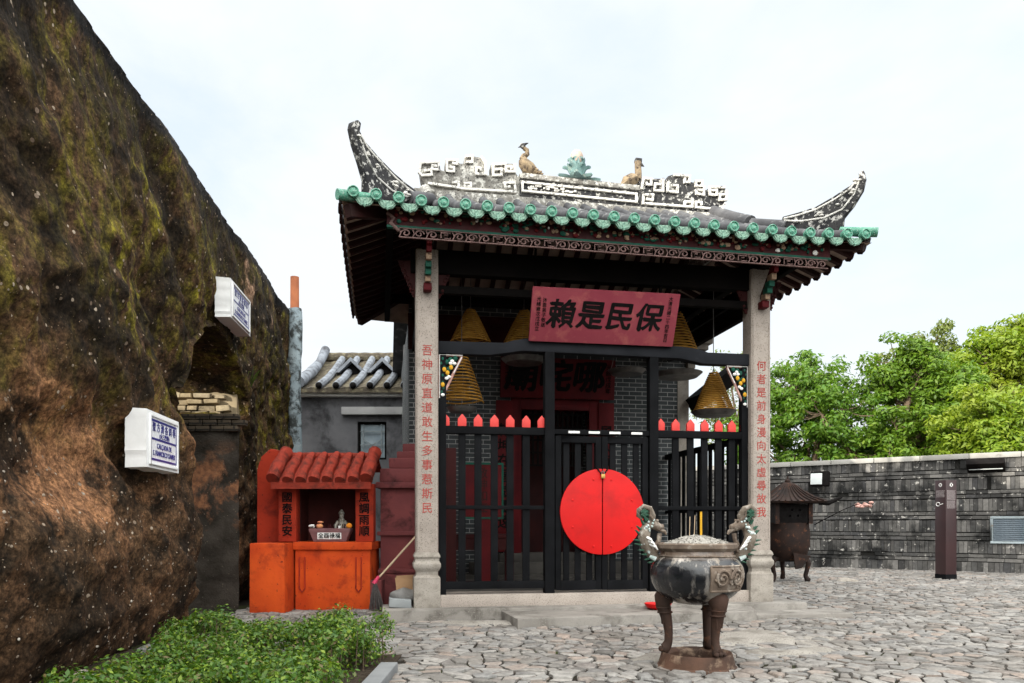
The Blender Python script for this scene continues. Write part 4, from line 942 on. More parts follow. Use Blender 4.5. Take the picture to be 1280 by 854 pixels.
MB().prism([(-.1, 5.85), (4.7, 5.82), (4.7, 5.975), (-.1, 6.03)], XZ(), 1.36, 1.78).build('ridge_base', M['ridge_pale'], tp, .015)
rb = MB().prism([(1.46, 6.02), (3.31, 5.99), (3.31, 6.27), (1.46, 6.32)], XZ(), rv0 + .01, rv1 - .01).build('ridge_middle', M['ridge_grey'], tp, .01)
MB().prism([(1.46, 6.32), (3.31, 6.27), (3.31, 6.345), (1.46, 6.40)], XZ(), rv0 - .02, rv1 + .02).build('ridge_cap', M['ridge_pale'], rb, .012)
scroll([[(1.5, 6.26), (3.26, 6.21), (3.26, 6.09), (1.5, 6.13), (1.5, 6.26)]], .03, rv0 + .0).build('scroll_trim', M['ridge_white'], rb, .004)
mm = MB()
for i in range(26): u = 1.58 + random.random() * .75; mm.obox((u, rv0 + .0, 6.195 + random.uniform(-.03, .03)), (random.uniform(.02, .06), .03, random.uniform(.012, .03)))
mm.build('plaster_relief', M['ridge_white'], rb)
# ridges that run down the gable ends towards the corners
for s, u0, uc in ((1, GA0, EU0), (-1, GA1, EU1)):
    pth = [(u0 - s * .05, v, zroof(u0 + s * .1, v) + .10) for v in np.linspace(VR - .1, .25, 9)]
    MB().tube(pth, .105, 12, flat=.9).build('gable_ridge', M['ridge_pale'] if s > 0 else M['tile_grey'], tp)
    a = (u0 - s * .05, .22); b = (uc + s * .75, EV0 + .75)
    pth = [(p[0], p[1], zroof(p[0], p[1]) + .10) for p in row_path(a, b, 6)]
    MB().tube(pth, .095, 12).build('hip_ridge', M['tile_grey'], tp)
    pth = [(u0 - s * .05, v, zroof(u0 + s * .1, v) + .10) for v in np.linspace(VR + .1, 2.9, 8)]
    MB().tube(pth, .10, 10).build('gable_ridge', M['tile_grey'], tp)
    MB().tube([(p[0], p[1], zroof(p[0], p[1]) + .08) for p in row_path((u0 - s * .05, 2.92), (uc + s * .25, EV1 - .25), 8)], .09, 10).build('hip_ridge', M['tile_grey'], tp)
# horn-shaped corner fins
FINL = [(0.12, 5.7), (0.14, 5.78), (0.2, 5.82), (0.25, 5.8), (0.23, 5.7), (0.31, 5.62), (0.51, 5.53), (0.79, 5.43), (1.02, 5.38), (1.18, 5.36), (1.17, 5.27), (0.9, 5.10), (0.61, 4.96), (0.33, 4.93), (0.34, 5.19), (0.27, 5.35), (0.17, 5.54)]
FINR = [(0.15, 5.68), (0.09, 5.7), (0.07, 5.6), (0.1, 5.46), (0.21, 5.29), (0.33, 5.16), (0.35, 4.95), (0.74, 5.03), (0.96, 5.14), (1.13, 5.24), (1.1, 5.34), (0.9, 5.35), (0.68, 5.37), (0.46, 5.45), (0.26, 5.54), (0.15, 5.6)]
h_ = math.sqrt(.5)
def diag(uc, s): return lambda a, b, c: (uc + s * a * h_ - s * c * h_ * -1 * -1, EV0 + a * h_ + c * h_, b)
def fin(outl, uc, s, inner, outer):
    fn = diag(uc, s)
    f = MB().prism(outl, fn, -.05, .05).build('corner_horn', M['ridge_grey'], tp, .012)
    tm = MB()
    for L in (inner, outer):
        for sd in (-.052, .052): tm.tube([fn(a, b, sd) for a, b in L], .012, 6)
    tm.build('horn_trim', M['ridge_white'], f)
    st_ = MB()                                      # plaster plant relief
    for i in range(16):
        k = random.random(); i0 = int(k * (len(outer) - 1)); a = outer[i0][0] * .62 + inner[min(i0, len(inner) - 1)][0] * .38; b = outer[i0][1] * .62 + inner[min(i0, len(inner) - 1)][1] * .38
        for sd in (-.052, .052):
            p = fn(a + random.uniform(-.04, .04), b + random.uniform(-.05, .02), sd); st_.ball(p, random.uniform(.012, .03), 5, (1.3, 1.3, .7))
    st_.build('plaster_relief', M['ridge_white'], f)
fin(FINL, EU0, 1, [(.22, 5.62), (.33, 5.44), (.50, 5.27), (.75, 5.2), (1.0, 5.22), (1.14, 5.3)], [(.24, 5.66), (.33, 5.57), (.52, 5.48), (.8, 5.38), (1.0, 5.33), (1.14, 5.31)])
fin(FINR, EU1, -1, [(.14, 5.58), (.2, 5.42), (.34, 5.26), (.56, 5.2), (.85, 5.22), (1.08, 5.28)], [(.16, 5.6), (.26, 5.49), (.46, 5.40), (.68, 5.33), (.9, 5.31), (1.08, 5.31)])
# figures on the ridge stand on it: things of their own
def phoenix(u, zb, H, s, label):
    t = thing('phoenix_figure', label, 'roof figure', T(u, VR, zb), TH, 'phoenix figures on the temple ridge')
    k = H / .5
    b = MB(); b.tube([(s * .20 * k, 0, .0), (s * .14 * k, 0, .07 * k), (s * .05 * k, 0, .14 * k), (-s * .02 * k, 0, .22 * k), (-s * .04 * k, 0, .27 * k)], [.03 * k, .085 * k, .11 * k, .085 * k, .05 * k], 10)
    for i in range(14):
        a = i / 13; b.tube([(s * (.02 + .16 * a) * k, (-.06 if i % 2 else .06), (.17 - .12 * a) * k), (s * (.08 + .17 * a) * k, (-.10 if i % 2 else .10), (.12 - .11 * a + .02 * (i % 3)) * k)], [.03 * k, .012 * k], 6)
    b.build('body', M['phoenix'], t, jitter=.018, jscale=14)
    n = MB().tube([(-s * .04 * k, 0, .26 * k), (-s * .01 * k, 0, .31 * k), (s * .035 * k, 0, .345 * k), (s * .03 * k, 0, .40 * k), (-s * .02 * k, 0, .43 * k)], [.045 * k, .042 * k, .036 * k, .033 * k, .03 * k], 10)
    n.build('neck', M['phoenix'], t, jitter=.008, jscale=16)
    hd = MB().ball((-s * .03 * k, 0, .455 * k), .042 * k, 8).tube([(-s * .05 * k, 0, .45 * k), (-s * .10 * k, 0, .43 * k)], [.018 * k, .003], 6).tube([(0, 0, .48 * k), (s * .05 * k, 0, .51 * k)], [.02 * k, .006], 6)
    hd.build('head', M['ridge_grey'], t, jitter=.006, jscale=20)
phoenix(1.56, 6.385, .52, 1, 'weathered phoenix figure left of the lotus on the temple ridge')
t = thing('phoenix_figure', 'broken bird figure right of the lotus on the temple ridge', 'roof figure', T(3.28, VR, 6.335), TH, 'phoenix figures on the temple ridge')
b = MB(); b.tube([(-.20, 0, .0), (-.12, 0, .09), (-.02, 0, .16), (.05, 0, .20)], [.05, .10, .10, .05], 10)
for i in range(12): a = i / 11; b.tube([(-.02 - .14 * a, (-.06 if i % 2 else .06), .19 - .12 * a), (-.07 - .16 * a, (-.09 if i % 2 else .09), .15 - .12 * a)], [.03, .012], 6)
b.build('body', M['phoenix'], t, jitter=.02, jscale=14)
MB().tube([(.04, 0, .16), (.06, 0, .26), (.045, 0, .36), (.05, 0, .43)], [.065, .055, .05, .055], 10).build('neck', M['phoenix'], t, jitter=.014, jscale=16)
MB().obox((.05, 0, .445), (.10, .08, .05)).tube([(.09, 0, .40), (.15, 0, .37)], [.03, .004], 6).build('head', M['ridge_grey'], t, .01, jitter=.01)
t = thing('lotus_finial', 'blue-green lotus holding a round pearl in the middle of the temple ridge', 'roof figure', T(2.36, VR, 6.36), TH); t.scale = (.84, .84, .95)
MB().ball((0, 0, .40), .118, 14, (1, 1, 1.12)).build('pearl', M['pearl'], t, jitter=.008)
for ring, (n, r0, z0, out, up) in enumerate(((5, .07, .14, .10, .22), (6, .09, .07, .17, .17), (8, .14, -.01, .30, .05))):
    for i in range(n):
        a = 2 * PI * i / n + ring * .5 + .3; ca, sa = math.cos(a), math.sin(a); pt = MB()
        def pf(k, q):
            wd = .105 * math.sin(PI * min(.97, .12 + .86 * k)) ** .8; r = r0 + out * k ** 1.3; z = z0 + up * math.sin(k * 1.75) + .03 * q * q
            return (r * ca - wd * q * sa, (r * sa + wd * q * ca) * .75, z)
        pt.grid(pf, list(np.linspace(0, 1, 8)), list(np.linspace(-1, 1, 7)))
        pt.grid(lambda k, q: tuple(np.array(pf(k, q)) + np.array((-.022 * ca, -.022 * sa, -.012))), list(np.linspace(0, 1, 8)), list(np.linspace(-1, 1, 7)))
        pt.build('petal', M['lotus'], t, smooth=60)
MB().lathe([(.12, -.02), (.10, .1), (.09, .28)], 16, sy=.7).build('lotus_base', M['lotus'], t)

# ------------------------------------------------------------------ temple hall behind the porch
th_ = thing('temple_hall', 'grey brick temple hall with a dark doorway behind the porch', 'temple', T(0, 0), TH)
HV = 3.2
m = MB().box(-.10, 1.62, HV, HV + .35, .3, 5.0).box(3.18, 4.80, HV, HV + .35, .3, 5.0).box(1.62, 3.18, HV, HV + .35, 3.35, 5.0)
m.box(-.10, .25, HV + .35, 8.4, .3, 4.7).box(4.45, 4.80, HV + .35, 8.4, .3, 4.7).box(.25, 4.45, 8.05, 8.4, .3, 4.7)
m.build('brick_wall', M['brick'], th_, smooth=0)
MB().box(-.12, 4.82, HV - .012, HV, 4.12, 4.72).build('mural_band', M['maroon_wood'], th_)
MB().box(4.62, 4.83, HV - .015, HV + .08, .3, 3.9).build('corner_quoin', M['granite_base'], th_)
MB().box(-.3, 5.0, HV - .55, HV + .0, .0, .36).box(.9, 3.9, HV - .35, HV, .36, .56).box(1.4, 3.4, HV - .15, HV + .4, .56, .7).build('hall_step', M['shaded_floor'], th_, .012)
rf = MB()
rf.grid(lambda u, k: (u, HV - .2 + 2.7 * k, 4.55 + 1.25 * k + .0), [-.3, 5.0], [.42, 1]); rf.grid(lambda u, k: (u, HV + 2.5 + 2.9 * k, 5.8 - 1.3 * k), [-.3, 5.0], [0, 1]); rf.build('hall_roof', M['tile_grey'], th_)
cb = MB()
for k in range(5): cb.box(4.78, 4.92 + .06 * k, HV - .10 - .05 * k, HV + .4, 3.95 + .10 * k, 4.05 + .10 * k)
cb.build('corbel', M['granite_base'], th_, .01)
df = MB().box(1.62, 1.80, HV - .03, HV + .2, .7, 3.35).box(3.0, 3.18, HV - .03, HV + .2, .7, 3.35).box(1.80, 3.0, HV - .03, HV + .2, 3.16, 3.35); df.build('door_frame', M['dark_red'], th_, .01)
MB().box(1.62, 3.18, 4.4, 4.45, .3, 3.35).build('inner_screen', M['maroon_wood'], th_)
MB().bar((4.84, HV - .3, 3.30), (5.75, HV - .3, 4.02), .7, .24).build('side_eave', M['dark_wood'], th_)
lt = MB()
for k in range(14): u = 1.84 + k * .088; lt.box(u, u + .03, HV + .1, HV + .14, 2.2, 3.16)
for k in range(5): lt.box(1.8, 3.0, HV + .105, HV + .135, 2.2 + k * .22, 2.23 + k * .22)
lt.build('door_lattice', M['dark_wood'], th_)
cn = MB(); cn.bar((4.75, HV - .9, 3.30), (5.6, HV - 1.1, 4.02), .9, .06); cn.bar((4.75, HV - 1.4, 3.24), (5.6, HV - 1.6, 3.96), .06, .16); cn.build('side_canopy', M['dark_wood'], th_) if False else None
for u, tx in ((1.50, '乾坤在握威靈遠'), (3.30, '風火乘行德澤深')):
    o = thing('couplet_board', ('left' if u < 2 else 'right') + ' red couplet board beside the hall doorway', 'couplet board', T(u, HV - .035, .72), TH)
    MB().box(-.14, .14, -.02, .025, 0, 2.58).build('board', M['dark_red'], o, .006)
    text('\n'.join(tx), .24, M['ink'], o, (0, -.022, 1.28), bold=.02, line=1.08, brush=.05)
o = thing('hall_plaque', 'dark red name plaque with large black characters above the hall doorway', 'plaque', T(2.42, HV - .10, 3.34), TH)
MB().obox((0, -.04, .34), (2.0, .05, .68), Matrix.Rotation(.12, 3, 'X')).build('board', M['dark_red'], o, .01)
text('廟咤哪', .56, M['ink'], o, (-.05, -.072, .34), (PI / 2 + .12, 0, 0), bold=.03, brush=.06, sx=1.05)
text('光緒戊戌年', .085, M['ink'], o, (.86, -.072, .34), (PI / 2 + .12, 0, 0), bold=.01) if False else None
text('\n'.join('光緒戊戌年'), .10, M['ink'], o, (.88, -.074, .34), (PI / 2 + .12, 0, 0), bold=.01, line=1.0)
text('\n'.join('信士敬立'), .10, M['ink'], o, (-.88, -.074, .34), (PI / 2 + .12, 0, 0), bold=.01, line=1.0)
# porch furnishings
o = thing('notice_board', 'red notice panel in a green frame on a dark red stand behind the left fence', 'notice board', T(.92, 1.6, .30), TH)
MB().box(-.29, .29, 0, .03, 1.0, 1.78).build('panel', M['dark_red'], o)
MB().box(-.32, .32, -.012, .04, 1.78, 1.81).box(-.32, .32, -.012, .04, .97, 1.0).box(-.32, -.29, -.012, .04, 1.0, 1.78).box(.29, .32, -.012, .04, 1.0, 1.78).build('frame', M['fascia_green'], o)
text('\n'.join('敬神如在'), .17, M['rafter'], o, (0, -.002, 1.39), bold=.015, line=1.0)
MB().box(-.06, .14, 0, .05, .04, .97).box(-.28, .28, -.12, .16, 0, .04).build('stand', M['dark_red'], o)
o = thing('offering_table', 'dark red offering table behind the left fence', 'table', T(.95, 2.1, .30), TH)
MB().box(-.5, .5, -.25, .25, .68, .74).build('table_top', M['maroon_wood'], o, .008)
for a in (-.46, .46):
    for c in (-.21, .21): MB().box(a - .035, a + .035, c - .035, c + .035, 0, .68).build('leg', M['maroon_wood'], o)
MB().box(-.46, .46, -.235, -.21, .50, .68).build('apron', M['maroon_wood'], o)
o = thing('timber_panel', 'tall plain maroon timber panel standing just inside the left column', 'panel', T(.34, .9, .30), TH)
MB().box(-.12, .12, -.03, .03, 0, 1.95).build('board', M['maroon_wood'], o, .006)

# ------------------------------------------------------------------ black timber gate and fence between the columns
gt = thing('temple_gate', 'black timber gate and picket fence with red finials between the temple columns', 'gate', T(0, 0), TH)
for u0, u1, z0, z1, dv in ((.155, .245, .30, 3.35, .05), (4.30, 4.315, .3, 3.32, .05), (1.517, 1.644, .22, 3.43, .07), (2.93, 3.05, .22, 3.42, .07), (4.325, 4.33, .3, .31, .01)):
    if u1 - u0 > .05: MB().box(u0, u1, -dv, dv, z0, z1).build('post', M['black'], gt, .006)
MB().box(4.235, 4.325, -.05, .05, .30, 3.35).build('post', M['black'], gt, .006)
bmz = [(.14, 3.345), (.80, 3.345), (.95, 3.37), (1.22, 3.415), (3.35, 3.395), (3.55, 3.36), (3.68, 3.335), (4.33, 3.335), (4.33, 3.49), (3.74, 3.49), (3.62, 3.53), (3.36, 3.555), (1.30, 3.58), (1.12, 3.55), (.98, 3.51), (.14, 3.50)]
MB().prism(bmz, XZ(), -.075, .075).build('head_beam', M['black_beam'], gt, .01)
def fence_bay(u0, u1, slats):
    MB().box(u0, u1, -.045, .045, 2.345, 2.44).build('rail', M['black'], gt, .005)
    MB().box(u0, u1, -.03, .04, 1.385, 1.435).build('rail', M['black'], gt, .005)
    MB().box(u0, u1, -.045, .045, .37, .465).build('rail', M['black'], gt, .005)
    for k, u in enumerate(slats):
        if 0 < k < len(slats) - 1: MB().box(u - .046, u + .046, -.012, .022, .46, 2.35).build('slat', M['black'], gt, .004)
        MB().prism([(u - .055, 2.437), (u + .055, 2.437), (u + .055, 2.535), (u, 2.60), (u - .055, 2.535)], XZ(), -.02, .02).build('finial', M['finial_red'], gt, .004)
fence_bay(.245, 1.517, [.235, .45, .655, .865, 1.07, 1.28, 1.485])
fence_bay(3.05, 4.235, [3.10, 3.31, 3.52, 3.72, 3.92, 4.11, 4.29])
MB().box(1.644, 2.93, -.05, .05, 2.36, 2.425).build('lintel_rail', M['black'], gt, .005)
for u in (1.83, 2.10, 2.38, 2.68): MB().box(u, u + .15, -.056, -.05, 2.375, 2.405).build('paper_strip', M['white_paint'], gt)
for u0, u1, s in ((1.66, 2.275, 0), (2.285, 2.915, 1)):
    lf = MB().box(u0, u0 + .075, -.04, .03, .34, 2.34).box(u1 - .075, u1, -.04, .03, .34, 2.34).box(u0 + .075, u1 - .075, -.04, .03, 2.255, 2.34).box(u0 + .075, u1 - .075, -.04, .03, .34, .46)
    lf = lf.build('gate_leaf', M['black'], gt, .005)
    n = 3
    for k in range(n):
        uc = u0 + .075 + (u1 - u0 - .15) * (k + .5) / n + (.0); MB().box(uc - .04, uc + .04, -.01, .02, .46, 2.255).build('bar', M['black'], lf, .003)
    c = 2.28; R_ = .56
    an = [(PI / 2 + PI * k / 40) if s == 0 else (-PI / 2 + PI * k / 40) for k in range(41)]
    off = -.006 if s == 0 else .006
    MB().prism([(c + off + R_ * math.cos(a), 1.357 + R_ * math.sin(a)) for a in an], XZ(), -.075, -.041).build('half_disc', M['gate_red'], lf, .008)
    for (ru, rz) in ((.12, .42), (.40, .15), (.40, -.2), (.12, -.45)):
        MB().lathe([(.001, .012), (.012, .008), (.014, 0)], 10).build('bolt_head', M['gate_red'], lf, loc=(c + (-ru if s == 0 else ru), -.0755, 1.357 + rz), rot=(PI / 2, 0, 0))
    tri = (2.20, 2.272, -1) if s == 0 else (2.288, 2.36, 1)
    MB().tube([(tri[0] if s == 0 else tri[1], -.082, 1.93), (2.28 + (-.03 if s == 0 else .03), -.085, 1.865), (2.28 + (-.008 if s == 0 else .008), -.09, 1.84)], .009, 7).build('hasp', M['ink'], lf)
lk = MB().box(2.255, 2.305, -.115, -.08, 1.79, 1.845).build('padlock', M['brass'], gt, .006)
MB().tube([(2.264, -.097, 1.845), (2.264, -.097, 1.875), (2.28, -.097, 1.888), (2.296, -.097, 1.875), (2.296, -.097, 1.845)], .006, 7).build('shackle', M['tray'], lk)
# pierced coloured corner brackets under the beam
for s, u0 in ((1, .15), (-1, 4.325)):
    zt = 3.345 if s > 0 else 3.333; W_, H_ = .305, .56
    P2 = lambda a, b: (u0 + s * a, b)
    ob = [P2(0, zt), P2(W_, zt), P2(W_ - .02, zt - .07), P2(W_ * .62, zt - .24), P2(W_ * .40, zt - .40), P2(.05, zt - H_), P2(0, zt - H_)]
    bk = MB(); bars = [((0.012, zt - .012), (W_, zt - .012)), ((.012, zt - .012), (.012, zt - H_)), ((W_ - .01, zt - .03), (W_ * .62, zt - .24)), ((W_ * .62, zt - .24), (W_ * .38, zt - .40)), ((W_ * .38, zt - .40), (.03, zt - H_))]
    for (a, b), (c, d) in bars: bk.tube([(u0 + s * a, -.03, b), (u0 + s * c, -.03, d)], .017, 8)
    br = bk.build('corner_bracket', M['pink'], gt)
    bw = MB()
    for (a, b), (c, d) in bars[:2] + bars[2:3]: bw.tube([(u0 + s * a, -.045, b), (u0 + s * c, -.045, d)], .007, 6)
    bw.build('bracket_trim', M['white_paint'], br)
    MB().prism([P2(.02, zt - .02), P2(W_ - .02, zt - .02), P2(W_ * .6, zt - .22), P2(W_ * .36, zt - .38), P2(.03, zt - H_ + .04)], XZ(), -.022, -.012).build('bracket_back', M['ink'], br)
    lv = MB(); yl = MB(); wh = MB()
    for a, b in ((.05, .06), (.10, .10), (.15, .07), (.21, .05), (.07, .17), (.13, .19), (.05, .27), (.10, .30), (.05, .36), (.06, .43), (.17, .13), (.04, .48), (.03, .12)):
        lv.ball((u0 + s * a, -.038, zt - b), .03, 6, (1.0, .5, 1.15))
    for a, b in ((.07, .20), (.155, .17), (.05, .39), (.11, .24)): yl.ball((u0 + s * a, -.055, zt - b), .026, 7, (1, .6, 1.2))
    for a, b in ((.17, .09), (.20, .12), (.10, .31), (.13, .29), (.05, .52), (.15, .12)): wh.ball((u0 + s * a, -.058, zt - b), .021, 6, (1.2, .6, 1))
    lv.build('carved_leaves', M['fascia_green'], br); yl.build('carved_fruit', M['yellow'], br); wh.build('carved_flower', M['white_paint'], br)
# side fence closing the porch on the right, from column to hall
sf = thing('side_fence', 'black picket fence along the right side of the porch behind the gate', 'fence', T(4.42, 0), TH)
MB().box(-.03, .03, .16, HV, 2.33, 2.42).build('rail', M['black'], sf); MB().box(-.03, .03, .16, HV, 1.38, 1.43).build('rail', M['black'], sf); MB().box(-.03, .03, .16, HV, .40, .49).build('rail', M['black'], sf)
s0 = MB().box(-.012, .012, -.05, .05, .45, 2.35).build('slat', M['black'], sf, loc=(0, .32, 0))
for k in range(1, 14): again(s0, (0, .32 + k * .21, 0))

# ------------------------------------------------------------------ front plaque, leaning forward above the beam
o = thing('front_plaque', 'faded crimson plaque with four large black characters above the gate beam', 'plaque', T(2.255, -.13, 3.53), TH)
TL = .42
Rm = Matrix.Rotation(TL, 3, 'X')
bd = MB().obox(Rm @ Vector((0, .02, .335)), (1.93, .045, .67), Rm).build('board', M['plaque'], o, .008)
def pt(x, z, d=-.0035): v = Rm @ Vector((x, d, z)); return (v.x, v.y, v.z)
for k, ch in enumerate('賴是民保'):
    text(ch, .37, M['ink'], o, pt(-.57 + .385 * k, .33), (PI / 2 + TL, 0, 0), bold=.027, brush=.09)
text('\n'.join('大清光緒二十四年吉日'), .058, M['ink'], o, pt(.845, .34), (PI / 2 + TL, 0, 0), bold=.008, line=1.0, brush=.05)
text('\n'.join('沐恩弟子敬送'), .058, M['ink'], o, pt(-.80, .36), (PI / 2 + TL, 0, 0), bold=.008, line=1.05, brush=.05)
text('\n'.join('光緒歲次戊戌立'), .058, M['ink'], o, pt(-.875, .34), (PI / 2 + TL, 0, 0), bold=.008, line=1.05, brush=.05)

# ------------------------------------------------------------------ hanging incense coils
def coil(u, v, zt, zb, R, tray, label, turns=15, r0=.05, zroofhook=4.75):
    t = thing('incense_coil', label, 'incense coil', T(u, v, zb), TH, 'incense coils hanging in the temple porch')
    H = zt - zb; m = MB(); n = turns * 26
    pts = []
    for k in range(n + 1):
        f = k / n; a = f * turns * 2 * PI; r = r0 + (R - r0) * f ** .92
        pts.append((r * math.cos(a), r * math.sin(a), H * (1 - f) + .006 * math.sin(a * 1.0 + u * 5)))
    m.tube(pts, .0115, 5); m.build('spiral', M['coil'], t, smooth=60)
    h = MB().tube([(0, 0, H - .01), (0, 0, zroofhook - zb)], .006, 6)
    for k in range(3):
        a = k * 2.1 + u; h.tube([(0, 0, H + .05), (R * .98 * math.cos(a), R * .98 * math.sin(a), .01)], .0035, 5)
    h.build('hanger', M['tray'], t)
    if tray:
        rt, dz = tray
        tr_ = MB().lathe([(.001, -dz), (rt * .8, -dz), (rt, -dz + .05), (rt + .012, -dz + .05), (rt * .82, -dz - .015), (.001, -dz - .015)], 30); tr_.build('tray', M['tray'], t)
        wr = MB()
        for k in range(3): a = k * 2.1 + .4; wr.tube([(R * .55 * math.cos(a), R * .55 * math.sin(a), .05), (rt * .95 * math.cos(a), rt * .95 * math.sin(a), -dz + .045)], .003, 5)
        wr.build('tray_wire', M['tray'], t)
    return t
coil(.70, 1.2, 4.27, 3.79, .29, None, 'incense coil cone seen above the beam at its left end')
coil(.53, .8, 3.56, 2.87, .30, (.2, .12), 'incense coil beside the left carved corner bracket, below the beam')
coil(1.478, 1.2, 4.30, 3.79, .31, (.32, .25), 'incense coil half hidden by the left edge of the front plaque')
coil(3.03, 1.2, 4.30, 3.85, .27, (.27, .42), 'incense coil behind the front plaque with its tray showing below the beam')
coil(3.82, 1.2, 4.38, 3.70, .33, (.36, .29), 'incense coil at the right edge of the front plaque above a metal tray')
coil(4.05, 1.35, 3.6, 3.0, .1, None, 'x') if False else None
coil(4.10, .55, 3.36, 2.78, .285, (.31, .03), 'large golden incense coil bell beside the right carved corner bracket', 21)

# ------------------------------------------------------------------ bronze tripod censer in front
CX, CY = 1.545, 6.42
c = thing('tripod_censer', 'weathered iron tripod incense censer with two dragon handles on a ring base', 'censer', (CX, CY, 0))
MB().lathe([(.20, .0), (.335, .0), (.332, .018), (.315, .032), (.292, .118), (.285, .130), (.262, .120), (.235, .112), (.225, .10), (.22, .0)], 48, cap=False).build('ring_base', M['ring'], c, jitter=.004)
MB().lathe([(.221, .0), (.221, .034), (.001, .036)], 40, cap=False).build('hole_shade_disc', M['soil'], c)  # dark disc added so the ring's hole looks shaded inside
bowl = MB().lathe([(.001, .528), (.10, .530), (.18, .543), (.25, .572), (.305, .612), (.345, .658), (.370, .708), (.383, .758), (.385, .80), (.376, .845), (.356, .88), (.326, .91), (.302, .932), (.297, .985), (.318, 1.0), (.322, 1.03), (.30, 1.035), (.285, .99), (.28, .94)], 56)
bw = bowl.build('bowl', M['censer'], c, smooth=50, cap=None) if False else bowl.build('bowl', M['censer'], c, smooth=50)
MB().lathe([(.302, .925), (.315, .935), (.302, .945)], 48, cap=False).lathe([(.305, .975), (.33, 1.0), (.331, 1.03), (.318, 1.042), (.295, 1.036)], 48, cap=False).build('rim', M['iron_pale'], c, jitter=.004)
def mound(a, r):
    R_ = .295 * r; z = 1.02 + .085 * (1 - r ** 1.6) + .012 * noise.noise(Vector((R_ * math.cos(a) * 22, R_ * math.sin(a) * 22, 1))); return (R_ * math.cos(a), R_ * math.sin(a), z)
am = MB().grid(mound, list(np.linspace(0, 2 * PI, 49)), list(np.linspace(0.001, 1, 16)))
for i in range(420):
    a = random.uniform(0, 2 * PI); r = math.sqrt(random.random()) * .98; p = mound(a, r); s = random.uniform(.004, .010)
    am.obox((p[0], p[1], p[2] + s * .3), (s, s * 1.3, s), Matrix.Rotation(random.uniform(0, 3), 3, random.choice('XYZ')))
am.build('ash', M['ash'], c, smooth=40)
for aa in (-65, 175, 55):
    a = rad(aa); ca, sa = math.cos(a), math.sin(a)
    prof = [(.24, .62, .085), (.275, .57, .082), (.280, .52, .062), (.257, .44, .049), (.240, .36, .040), (.232, .28, .035), (.235, .22, .034), (.250, .172, .042), (.268, .154, .048), (.284, .150, .040)]
    lg = MB().tube([(r * ca, r * sa, z) for r, z, w_ in prof], [w_ for r, z, w_ in prof], 14)
    for zz, rr in ((.50, .275), (.46, .262)): lg.tube([((rr) * ca + .058 * math.cos(k * PI / 8), rr * sa + .058 * math.sin(k * PI / 8), zz) for k in range(17)], .008, 6)
    for k in (-1, 0, 1):
        b_ = a + k * .13; lg.ball((.297 * math.cos(b_), .297 * math.sin(b_), .15), .02, 6)
        lg.tube([(.275 * math.cos(a + k * .16) + .03 * ca, .275 * math.sin(a + k * .16) + .03 * sa, .55), (.262 * math.cos(a + k * .09) + .02 * ca, .262 * math.sin(a + k * .09) + .02 * sa, .36)], .008, 6)
    lg.build('leg', M['iron'], c, smooth=50, jitter=.004, jscale=18)
# relief panel on the belly, facing the viewer's right
rp = MB(); A0 = rad(-62)
def belly_r(z):
    P_ = [(.530, .10), (.543, .18), (.572, .25), (.612, .305), (.658, .345), (.708, .370), (.758, .383), (.80, .385), (.845, .376), (.88, .356), (.91, .326), (.932, .302)]
    return float(np.interp(z, [p[0] for p in P_], [p[1] for p in P_]))
def onb(da, z, d=0): r = belly_r(z) + d; return (r * math.cos(A0 + da), r * math.sin(A0 + da), z)
rp.grid(lambda a, z: onb(a, z, .012), list(np.linspace(-.42, .42, 15)), list(np.linspace(.665, .86, 8)))
rp.tube([onb(a, .862, .012) for a in np.linspace(-.43, .43, 13)], .010, 6).tube([onb(a, .664, .012) for a in np.linspace(-.43, .43, 13)], .010, 6)
for s in (-.43, .43): rp.tube([onb(s, z, .012) for z in np.linspace(.664, .862, 8)], .010, 6)
for cxx, sg in ((-.2, 1), (.17, -1)):
    rp.tube([onb(cxx + sg * .17 * (1 - k / 26) * math.cos(k * .5), .765 + .075 * (1 - k / 26) * math.sin(k * .5), .022) for k in range(23)], [.013 - .0003 * k for k in range(23)], 6)
for i in range(26): rp.ball(onb(random.uniform(-.38, .38), random.uniform(.69, .84), .016), random.uniform(.008, .016), 5)
rp.build('relief_panel', M['iron_pale'], c, smooth=50)
